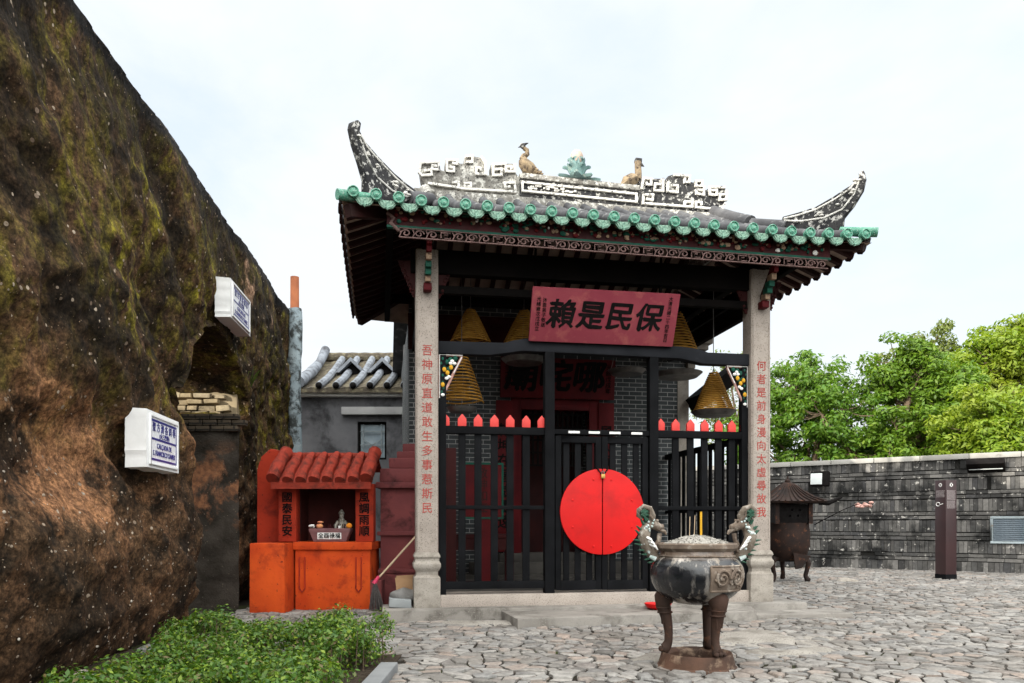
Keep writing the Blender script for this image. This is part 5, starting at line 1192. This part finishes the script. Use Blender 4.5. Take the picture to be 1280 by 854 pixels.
for s in (-1, 1):
    B = lambda x, z, y=0: (s * x, y, z)
    body = [(.31, .86), (.36, .90), (.41, .95), (.455, 1.02), (.475, 1.09), (.455, 1.16), (.415, 1.21), (.40, 1.27), (.425, 1.325), (.475, 1.345), (.515, 1.315), (.515, 1.265), (.485, 1.24)]
    rr_ = [.028, .036, .044, .05, .052, .045, .036, .03, .025, .022, .02, .017, .01]
    body = [(x - .03, z) for x, z in body]
    hn = MB().tube([B(x, z, .015 * math.sin(k * 1.3)) for k, (x, z) in enumerate(body)], rr_, 12).build('dragon_handle', M['dragon'], c, smooth=50, jitter=.006, jscale=22)
    hd = MB().tube([B(.40, 1.19), B(.355, 1.195), B(.315, 1.17), B(.275, 1.175)], [.035, .045, .035, .02], 10)         # head turned in towards the bowl
    hd.tube([B(.31, 1.15), B(.27, 1.135), B(.255, 1.11)], [.02, .016, .01], 8).ball(B(.335, 1.225, -.03), .014, 6).ball(B(.335, 1.225, .03), .014, 6)
    hd.tube([B(.36, 1.22, -.025), B(.40, 1.27, -.04), B(.395, 1.31, -.045)], [.014, .01, .004], 6).tube([B(.36, 1.22, .025), B(.40, 1.27, .04), B(.395, 1.31, .045)], [.014, .01, .004], 6)
    hd.tube([B(.31, 1.12), B(.32, 1.06), B(.345, 1.02)], [.022, .018, .02], 8).tube([B(.345, 1.02), B(.33, .98), B(.36, .95)], [.02, .016, .02], 8)
    hd.build('dragon_head', M['iron_pale'], hn, smooth=50, jitter=.005, jscale=25)
    sp = MB()
    for k in range(len(body) - 1):
        for f_ in (.25, .75):
            p = np.array(body[k]) * (1 - f_) + np.array(body[k + 1]) * f_; d = np.array(body[k + 1]) - np.array(body[k]); d = d / np.linalg.norm(d); nn = np.array((d[1], -d[0])); r_ = rr_[k] * .9
            q = p + nn * r_; e = p + nn * (r_ + .035 + .008 * (k % 2)) + d * .02
            for yy in (-.02, .0, .02): sp.tube([B(q[0], q[1], yy), B(e[0], e[1], yy * 1.8)], [.012, .002], 5)
    sp.build('dragon_spines', M['dragon_green'], hn, smooth=40)
    scl = MB()
    for i in range(26):
        k = random.randint(2, 6); f_ = random.random(); p = np.array(body[k]) * (1 - f_) + np.array(body[k + 1]) * f_; a = random.uniform(-2.2, -.6); r_ = rr_[k] * .98
        scl.ball(B(p[0] + r_ * math.cos(a) * .9, p[1] + random.uniform(-.01, .01), r_ * math.sin(a)), random.uniform(.008, .014), 5)
    scl.build('dragon_scales', M['pale_blue'], hn)
    cl = MB()
    for k in range(3): cl.tube([B(.40 + .015 * k, 1.03 + .03 * k, -.05), B(.36 + .02 * k, 1.01 + .03 * k, -.085), B(.34 + .02 * k, .985 + .03 * k, -.075)], [.013, .011, .005], 6)
    cl.build('dragon_claw', M['white_paint'], hn)
    bd_ = MB(); bd_.tube([B(.30, .84, 0), B(.34, .87, 0)], .035, 10).tube([B(.35, .905, -.03), B(.40, .93, -.03)], [.022, .014], 8); bd_.build('dragon_foot', M['pale_blue'], hn)
for k, (x, y, L, mt) in enumerate(((.03, -.02, .20, 'yellow'), (-.05, .05, .16, 'stick'), (.0, .1, .17, 'stick'))):
    o = MB().tube([(0, 0, -.06), (.004 * k, 0, L)], .0095 if k == 0 else .003, 6).build('incense_stick', M[mt], None, loc=(CX + x, CY + y, 1.10))
    tag(o, ['thick yellow incense stick stuck in the censer ash', 'thin incense stick left of the yellow one in the censer ash', 'thin incense stick at the back of the censer ash'][k], 'incense stick')
u_, v_ = 2.86, -.55
o = MB().lathe([(.10, 0), (.15, .03), (.17, .075), (.16, .075), (.13, .03), (.09, .015)], 24).build('red_basin', M['gate_red'], None, loc=T(u_, v_, .128)); tag(o, 'small red basin on the stone step behind the censer bowl', 'basin')

# ------------------------------------------------------------------ second iron burner, beside the right column
t = thing('paper_burner', 'rusty iron joss-paper burner with a small pagoda roof beside the right column', 'burner', (5.74, 16.0, 0))
MB().lathe([(.001, .42), (.22, .42), (.38, .55), (.44, .75), (.445, 1.0), (.42, 1.16), (.43, 1.22), (.40, 1.22), (.38, 1.0), (.3, .7)], 32, sx=1.0).build('bowl', M['burner'], t, smooth=50)
cg = MB()
for a in (-.34, .34):
    for c2 in (-.34, .34): cg.box(a - .04, a + .04, c2 - .04, c2 + .04, 1.2, 1.62)
cg.box(-.34, .34, .28, .34, 1.2, 1.62).box(-.34, -.28, -.34, .34, 1.2, 1.62); cg.build('fire_chamber', M['burner'], t)
gl = MB()
for k in range(4): gl.lathe([(.001, 0), (.018, 0), (.018, .006), (.001, .006)], 10, (-.12 + .16 * (k % 2) + .04 * (k // 2), 0, .12 * (k // 2)))
gl.v = [(x + .05, -.35 - y * 0 - .0, 1.36 + z + y) for x, y, z in gl.v]; dr_ = MB().box(-.30, .30, -.345, -.33, 1.22, 1.60).build('door', M['ink'], t); gl.build('door_hole', M['concrete'], dr_)
rf = MB(); n = 4
rng = [(.56, 1.62), (.60, 1.66), (.42, 1.74), (.26, 1.86), (.14, 1.98), (.05, 2.04)]
rf.v = [(r * sx, r * sy_, z + (.05 if r > .55 else 0) * 0) for r, z in rng for sx, sy_ in ((-1, -1), (1, -1), (1, 1), (-1, 1))]
for k in range(len(rng) - 1): rf.f += [(k * 4 + i, k * 4 + (i + 1) % 4, k * 4 + 4 + (i + 1) % 4, k * 4 + 4 + i) for i in range(4)]
rf.f += [(3, 2, 1, 0), tuple(range(20, 24))]
rfo = rf.build('roof', M['burner'], t)
rb = MB()
for s in range(4):
    for k in range(-4, 5):
        def rot(p): x, y, z = p; return [(x, y, z), (-y, x, z), (-x, -y, z), (y, -x, z)][s]
        rb.tube([rot((k * .12 * r / .56, -r - .005, z + .012)) for r, z in rng[1:]], .014, 5)
rb.build('roof_rib', M['burner'], rfo)
MB().ball((0, 0, 2.08), .06, 8).tube([(0, 0, 2.1), (0, 0, 2.2)], [.03, .01]).build('roof_knob', M['burner'], rfo)
MB().tube([(.5, -.4, 1.64), (.68, -.42, 1.62), (.82, -.42, 1.68), (.95, -.42, 1.74)], [.06, .05, .04, .02], 8).bar((-.5, -.42, 1.66), (.72, -.42, 1.63), .08, .06).build('eave_horn', M['ink'], t)
for aa in (-35, 85, 205):
    a = rad(aa); ca, sa = math.cos(a), math.sin(a)
    MB().tube([(r * ca, r * sa, z) for r, z in ((.30, .50), (.38, .46), (.42, .38), (.39, .26), (.36, .14), (.39, .06), (.45, .04))], [.07, .065, .055, .045, .045, .055, .04], 10).build('leg', M['burner'], t)
MB().prism([(-.05, .62), (.30, .55), (.12, .30), (-.0, .28)], XZ(), -.47, -.43).build('hanging_plate', M['burner'], t)
t = thing('flower_stick', 'thin dark stick with pale pink flowers leaning out beside the burner', 'stick', (6.28, 15.7, 1.2))
MB().tube([(-.1, 0, -.02), (.45, -.02, .27), (.80, -.02, .42)], [.012, .01, .008], 6).tube([(.78, -.02, .42), (.80, -.02, .62)], .006).build('stem', M['ink'], t)
fb = MB()
for k in range(16): fb.ball((.74 + .022 * k + random.uniform(-.02, .02), random.uniform(-.06, .02), .40 + random.uniform(-.06, .06)), random.uniform(.02, .045), 6, (1.3, 1, .7))
fb.build('flowers', M['pink'], t)
o = MB().ball((0, 0, .02), .22, 8, (1, .7, .28)).build('loose_stone', M['granite_base'], None, jitter=.05, jscale=5, loc=(6.95, 15.9, 0)); tag(o, 'flat loose stone on the cobbles right of the iron burner', 'stone')

# ------------------------------------------------------------------ dark brick court wall on the right
cw = thing('court_wall', 'long sooty dark brick wall with a pale coping along the right side of the court', 'wall', (7.58, 21.74, 0), math.atan2(-3.45, 4.6))
L0, L1, WH = -4.0, 12.0, 2.80
MB().box(L0, L1, .03, .5, -.1, WH).build('wall_core', M['mortar'], cw, smooth=0)
m = MB(); z = 0.0
def course(m, z, h, wmin, wmax, flat):
    x = L0
    while x < L1:
        w_ = random.uniform(wmin, wmax); d = random.uniform(-.012, .014); g_ = random.uniform(.004, .010)
        if random.random() > .015: m.obox((x + w_ / 2, .03 - d, z + h / 2 + random.uniform(-.004, .004)), (w_ - g_, .09, h - random.uniform(.006, .014)), Matrix.Rotation(random.uniform(-.02, .02), 3, 'Y'))
        x += w_
z = .0
course(m, z, .26, .08, .15, False); z += .27
while z < WH - .12:
    course(m, z, .088, .20, .42, True); z += .100
    course(m, z, .088, .20, .42, True); z += .100
    h = min(.30, WH - z)
    course(m, z, h, .07, .13, False); z += h + .022
m.build('brickwork', M['court_brick'], cw, smooth=0)
x = L0; k0 = None
while x < L1:
    w_ = 1.08; p = MB().box(x, x + w_ - .012, -.07, .56, WH + .0, WH + .13)
    p.build('coping', M['coping'], cw, .015, jitter=.006, jscale=2); x += w_
for lx, lz, tilt, lab in ((1.15, 2.42, .5, 'square floodlight with a pale lit-up glass face on the dark court wall, the left one'), (5.0, 2.62, 1.2, 'black floodlight tilted down below the coping of the court wall, right one')):
    R_ = cw.matrix_basis; ca, sa = math.cos(cw.rotation_euler.z), math.sin(cw.rotation_euler.z)
    lab = 'square floodlight with a pale glass face on the dark court wall' if lx < 3 else 'wide black floodlight tilted down under the coping of the court wall'
    o = thing('floodlight', lab, 'floodlight', (7.58 + lx * ca + .12 * sa, 21.74 + lx * sa - .12 * ca, lz), cw.rotation_euler.z, 'floodlights on the court wall')
    W2 = .26 if lx < 3 else .44
    hs = MB().obox((0, -.06, 0), (W2 * 2 * .9, .16, .40), Matrix.Rotation(-.1 if lx < 3 else 1.1, 3, 'X')).build('housing', M['ink'], o, .02)
    MB().bar((0, 0, .0), (0, .12, .0), .1, .05).build('bracket', M['ink'], o)
    if lx < 3: MB().obox((-.08, -.155, .0), (.30, .02, .30), Matrix.Rotation(-.1, 3, 'X')).build('glass', M['lamp_glass'], o, .005)
    else: MB().obox((0, -.02, -.10), (.7, .02, .10), Matrix.Rotation(1.5, 3, 'X')).build('glass', M['lamp_glass'], o, .005)
# louvred vent
lw = MB(); la, lb, lz0, lz1 = 5.08, 6.35, .72, 1.38
lv_ = lw.box(la, lb, -.06, .03, lz1 - .06, lz1).box(la, lb, -.06, .03, lz0, lz0 + .06).box(la, la + .06, -.06, .03, lz0 + .06, lz1 - .06).box(lb - .06, lb, -.06, .03, lz0 + .06, lz1 - .06).build('louver_vent', M['louver_frame'], cw, .008)
MB().box(la + .06, lb - .06, .0, .02, lz0 + .06, lz1 - .06).build('vent_back', M['ink'], lv_)
s0 = MB().obox((0, -.03, 0), (lb - la - .13, .06, .012), Matrix.Rotation(.75, 3, 'X')).build('louver_slat', M['louver'], lv_, loc=((la + lb) / 2, 0, lz0 + .095))
for k in range(1, 11): again(s0, ((la + lb) / 2, 0, lz0 + .095 + k * .048))

# ------------------------------------------------------------------ information pillar
t = thing('information_pillar', 'tall square maroon information pillar with printed panels in front of the court wall', 'sign', (9.32, 16.5, 0), rad(15.5))
hp = .142
MB().box(-hp, hp, -hp, hp, .12, 2.13).build('shaft', M['pillar'], t, .006)
MB().box(-hp - .004, hp + .004, -hp - .004, hp + .004, 0, .12).build('foot', M['black'], t)
def face_items(rot, big):
    R_ = Matrix.Rotation(rot, 3, 'Z')
    def put(mb, name, mt): mb.v = [tuple(R_ @ Vector(p)) for p in mb.v]; mb.build(name, M[mt], t)
    dsc = MB().lathe([(.042, 0), (.042, .004)], 20); dsc.v = [(x, -hp - .001 - z, 2.03 + y) for x, y, z in dsc.v]; put(dsc, 'pictogram', 'white_paint')
    put(MB().bar((-.022, -hp - .007, 2.0), (.022, -hp - .007, 2.06), .004, .012), 'pictogram_mark', 'pillar'); put(MB().bar((.02, -hp - .0075, 2.0), (-.02, -hp - .0075, 2.06), .004, .012), 'pictogram_mark', 'pillar')
    tx = MB()
    for r in range(9 if big else 7):
        z = 1.90 - r * .0215
        if big or True:
            x = -.112
            while x < .095: w_ = random.uniform(.012, .04); tx.box(x, min(x + w_, .112), -hp - .003, -hp, z, z + .011); x += w_ + .008
    if big:
        for r in range(8):
            z = 1.68 - r * .0215; x = -.112
            while x < .095: w_ = random.uniform(.012, .04); tx.box(x, min(x + w_, .112), -hp - .003, -hp, z, z + .011); x += w_ + .008
        tx.box(-.112, .112, -hp - .003, -hp, 1.715, 1.722)
    put(tx, 'printed_text', 'sign_grey')
    if not big:
        ar = MB(); ar.tube([(-.06 + .05 * math.cos(a), -hp - .003, 1.62 + .04 * math.sin(a)) for a in np.linspace(.4, 5.4, 14)], .008, 5).bar((-.02, -hp - .003, 1.61), (.07, -hp - .003, 1.63), .006, .014); put(ar, 'pictogram', 'white_paint')
face_items(0, True); face_items(-PI / 2, False)

# ------------------------------------------------------------------ clutter by the left column
o = thing('broom', 'long pale broom with a pink collar leaning beside the left column', 'broom', (-1.85, 10.35, .10))
MB().tube([(.04, .02, .36), (.66, .55, 1.12)], .014, 8).build('handle', M['stick'], o)
MB().tube([(-.01, 0, .29), (.05, .03, .39)], [.034, .02], 8).build('collar', M['hot_pink'], o)
bh = MB()
for i in range(60):
    a, b_ = random.uniform(-.05, .09), random.uniform(-.05, .05); bh.tube([(.0 + random.uniform(-.02, .02), random.uniform(-.02, .02), .30), (a * .9, b_, .14), (a * 1.5, b_ * 1.6, -.06)], [.006, .006, .003], 4)
bh.build('bristles', M['bristle'], o)
o = MB().box(-.27, .0, -.10, .30, 0, .10).build('grey_slab', M['grey_slab'], None, .012, jitter=.01, loc=T(-.20, -.05, .155), rot=(0, .05, TH)); tag(o, 'loose grey stone slab lying beside the left column base', 'stone slab')
o = MB().add([(-.11, -.05, 0), (.11, -.05, 0), (.11, .05, .0), (-.11, .05, 0), (-.13, -.06, .17), (.13, -.07, .15), (.11, .06, .2), (-.11, .05, .19)], [(0, 3, 2, 1), (0, 1, 5, 4), (1, 2, 6, 5), (2, 3, 7, 6), (3, 0, 4, 7)]).build('cardboard_box', M['cardboard'], None, loc=T(-.26, .22, .34), rot=(0, 0, TH)); tag(o, 'small open cardboard box on a sack beside the left column', 'box')
o = MB().ball((0, 0, .07), .2, 10, (1, .7, .42)).build('plastic_sack', M['bag'], None, jitter=.05, jscale=6, loc=T(-.28, .12, .22)); tag(o, 'crumpled grey plastic sack under the cardboard box by the left column', 'sack')

# ------------------------------------------------------------------ planting: leaf meshes
def leaf_mesh(name, P, N, S, mat, parent, asp=.45):
    n = len(P); N = N / np.maximum(np.linalg.norm(N, axis=1, keepdims=True), 1e-6)
    A = RNG.normal(size=(n, 3)); Tn = np.cross(N, A); Tn /= np.maximum(np.linalg.norm(Tn, axis=1, keepdims=True), 1e-6); B = np.cross(N, Tn)
    S = S[:, None]
    V = np.stack([P - Tn * S, P + B * S * asp + N * S * .12, P + Tn * S, P - B * S * asp + N * S * .12], 1).reshape(-1, 3)
    me = bpy.data.meshes.new(name); me.vertices.add(4 * n); me.vertices.foreach_set('co', V.astype(np.float32).ravel())
    me.loops.add(4 * n); me.loops.foreach_set('vertex_index', np.arange(4 * n, dtype=np.int32))
    me.polygons.add(n); me.polygons.foreach_set('loop_start', np.arange(0, 4 * n, 4, dtype=np.int32))
    me.update(calc_edges=True); me.validate()
    return link(name, me, mat, parent, 0)

hd = thing('box_hedge', 'low clipped green hedge at the foot of the earth wall, lower left', 'hedge', (0, 0, 0))
clumps = []
def in_bed(x, y): return wall_x(y) + .5 + .34 * max(0, min(1, (6.6 - y) / 1.2)) < x < -1.17 + .08 * math.sin(y * 3) and y < 7.1 - .12 * math.sin(x * 5) - (.2 if x > -1.6 else 0) - (.35 if -1.95 < x < -1.75 else 0)
pts = []; nrm = []; szs = []
for i in range(1000):
    y = random.uniform(3.4, 7.2); x = random.uniform(-3.3, -.8)
    if not in_bed(x, y): continue
    h = .32 + .20 * noise.noise(Vector((x * 2.1, y * 2.1, 0))) + random.uniform(-.06, .06)
    if x < wall_x(y) + .6: h *= .7
    clumps.append((x, y, h)); r = random.uniform(.09, .15); n = 64
    D = RNG.normal(size=(n, 3)); D[:, 2] = np.abs(D[:, 2]) * .9 + .15 * RNG.normal(size=n); D /= np.linalg.norm(D, axis=1, keepdims=True)
    Rr = r * RNG.uniform(.45, 1.05, size=(n, 1)); pts.append(np.array((x, y, h - r * .7)) + D * Rr); nrm.append(D + RNG.normal(size=(n, 3)) * .55 + np.array((0, 0, .5))); szs.append(RNG.uniform(.012, .025, n))
for i in range(7000):                                  # leaf skirt down the visible sides
    x, y, h = random.choice(clumps)
    pts.append(np.array([[x + random.uniform(-.1, .12), y + random.uniform(-.1, .1), random.uniform(.03, max(.06, h - .05))]])); nrm.append(RNG.normal(size=(1, 3))); szs.append(np.array([random.uniform(.012, .023)]))
leaf_mesh('foliage', np.concatenate(pts), np.concatenate(nrm), np.concatenate(szs), M['leaf_hedge'], hd, .5)
tw = MB()
for x, y, h in random.sample(clumps, min(200, len(clumps))): tw.tube([(x, y, 0), (x + random.uniform(-.04, .04), y + random.uniform(-.04, .04), h - .05)], [.006, .003], 4)
tw.build('stems', M['bark'], hd)
sb = MB().prism([(-3.9, 3.2), (-1.0, 3.2), (-1.0, 7.0), (-1.7, 7.25), (-3.9, 7.3)], XY(), -.05, .012); tag(sb.build('planting_soil', M['soil']), kind='structure')
kb = thing('planter_kerb', 'grey stone kerb block at the right edge of the hedge bed', 'kerb', (0, 0, 0))
MB().box(-1.06, -.92, 4.6, 6.2, 0, .085).build('kerb_stone', M['grey_kerb'], kb, .012); MB().box(-1.06, -.92, 3.0, 4.58, 0, .085).build('kerb_stone', M['grey_kerb'], kb, .012)
# rubble where the earth wall meets the bed
for i, (x, y, s) in enumerate(((-3.25, 6.9, .10), (-3.05, 6.3, .08), (-3.12, 7.5, .07), (-3.2, 5.7, .09))):
    o = MB().ball((0, 0, s * .5), s, 6, (1.3, 1, .7)).build('rubble_stone', M['granite_base'] if i % 2 else M['bag'], None, jitter=.03, jscale=9, loc=(x, y, 0), smooth=20)
    tag(o, 'lump of stone rubble on the soil between the hedge and the earth wall', 'stone', 'rubble stones at the wall foot')

# trees beyond the court wall
def tree(name, label, x, y, h, crown, leafmat, nleaf, ls, trunk_r=.22, branchy=.5, lean=0):
    t = thing(name, label, 'tree', (x, y, 0), 0, 'trees beyond the court wall')
    tk = MB(); top = Vector((lean, 0, h * .62))
    pth = [Vector((lean * k * k, .08 * math.sin(k * 5 + x), h * .62 * k)) for k in np.linspace(0, 1, 9)]
    tk.tube(pth, [trunk_r * (1 - .7 * k) for k in np.linspace(0, 1, 9)], 9)
    tk.build('trunk', M['bark'], t, smooth=50)
    lb = MB(); P = []; N = []; S = []
    tot = sum(c[3] * c[5] for c in crown)
    for (cx, cy, cz, rx, ry, rz) in crown:
        a = pth[min(8, max(3, int(8 * cz / h)) )] if cz < h * .62 else pth[-1]
        a = pth[min(8, max(2, int(8 * (cz - rz * 1.2) / (h * .62))))]
        c = Vector((cx, cy, cz)); mid = a.lerp(c, .5) + Vector((random.uniform(-.2, .2), random.uniform(-.2, .2), -.15))
        lb.tube([a, mid, c], [trunk_r * .42, trunk_r * .26, trunk_r * .10], 6)
        n_cl = max(10, int(26 * branchy * (rx * rz) ** .5 * 1.6)); n = max(12, int(nleaf * (rx * rz) / tot / n_cl))
        for q in range(n_cl):
            d = RNG.normal(size=3); d /= np.linalg.norm(d); rr = random.uniform(.55, 1.0)
            cc = np.array((cx, cy, cz)) + d * np.array((rx, ry, rz)) * rr
            cr_ = random.uniform(.22, .5) * (rx * rz) ** .25
            if q % 2 == 0: lb.tube([c, Vector(cc) * .5 + c * .5 + Vector((0, 0, -.1)), Vector(cc)], [trunk_r * .12, trunk_r * .08, .008], 5)
            D = RNG.normal(size=(n, 3)); D /= np.linalg.norm(D, axis=1, keepdims=True); D[:, 2] *= .62
            P.append(cc + D * cr_ * RNG.uniform(.3, 1.0, (n, 1)) ** .6); N.append(D + np.array((0, 0, .7)) + RNG.normal(size=(n, 3)) * .5); S.append(RNG.uniform(.7, 1.25, n) * ls)
    lb.build('limbs', M['bark'], t, smooth=50)
    leaf_mesh('crown', np.concatenate(P), np.concatenate(N), np.concatenate(S), leafmat, t, .42)
    return t
def crown(n, R, z0, z1, r, seed):
    rg = random.Random(seed); out = []
    for i in range(n):
        a = rg.uniform(0, 2 * PI); f = rg.random(); z = z0 + (z1 - z0) * (i + .5) / n; k = math.sin(PI * min(1, .25 + .75 * (z - z0) / (z1 - z0))) ** .6
        q = R * k * math.sqrt(f); s = rg.uniform(.75, 1.25) * r
        out.append((q * math.cos(a), q * math.sin(a) * .8, z, s * 1.15, s, s * .8))
    return out
tree('leafy_tree', 'dark green bushy tree beside the right column, beyond the court wall', 10.9, 27.5, 7.6, crown(18, 2.5, 2.6, 6.5, 1.15, 3), M['leaf_dark'], 26000, .095)
tree('leafy_tree', 'mid green rounded tree beyond the floodlit part of the court wall', 13.3, 26.0, 7.9, crown(18, 2.1, 2.4, 6.9, 1.08, 5), M['leaf_mid'], 27000, .095)
tree('leafy_tree', 'sparse pale-leaved tree rising between the dark and the yellow-green tree', 15.9, 29.8, 8.9, crown(14, 2.1, 3.6, 8.3, .9, 8), M['leaf_sparse'], 13000, .095, branchy=.4)
tree('leafy_tree', 'tallest broad yellow-green tree at the right edge, beyond the court wall', 18.6, 28.5, 8.8, crown(28, 3.6, 2.8, 8.0, 1.25, 12), M['leaf_yellow'], 48000, .11, .3, .7)
tree('leafy_tree', 'low yellow-green spreading tree in front, just over the court wall coping', 14.6, 23.0, 5.2, crown(13, 1.9, 2.6, 4.7, .95, 21), M['leaf_yellow'], 24000, .085)
tree('leafy_tree', 'bright green tree low at the right edge behind the coping', 18.3, 23.2, 6.4, crown(15, 2.2, 2.6, 5.8, 1.05, 33), M['leaf_yellow'], 27000, .09)
tree('leafy_tree', 'far thin grey-green tree just right of the temple column', 9.4, 32.0, 8.2, crown(9, 1.3, 4.5, 8.0, .8, 41), M['leaf_sparse'], 3200, .09)

# ------------------------------------------------------------------ unseen stone front added behind the viewer to keep the low sun off the court
t = thing('sun_blocker', 'unseen stone front added behind the viewer to shade the court', 'light blocker', (-18.3, -9.5, 0), math.atan2(-.75, .66) )
for x0, x1, z0, z1 in ((-13, -6.95, 0, 14.6), (-6.05, 14, 0, 14.6), (-6.95, -6.05, 0, 10.0), (-6.95, -6.05, 10.62, 14.6)):  # opening left in the unseen front to aim a sun shaft at the arch bricks
    MB().box(x0, x1, -.25, .25, z0, z1).build('blocker_wall', M['blocker_stone'], t)
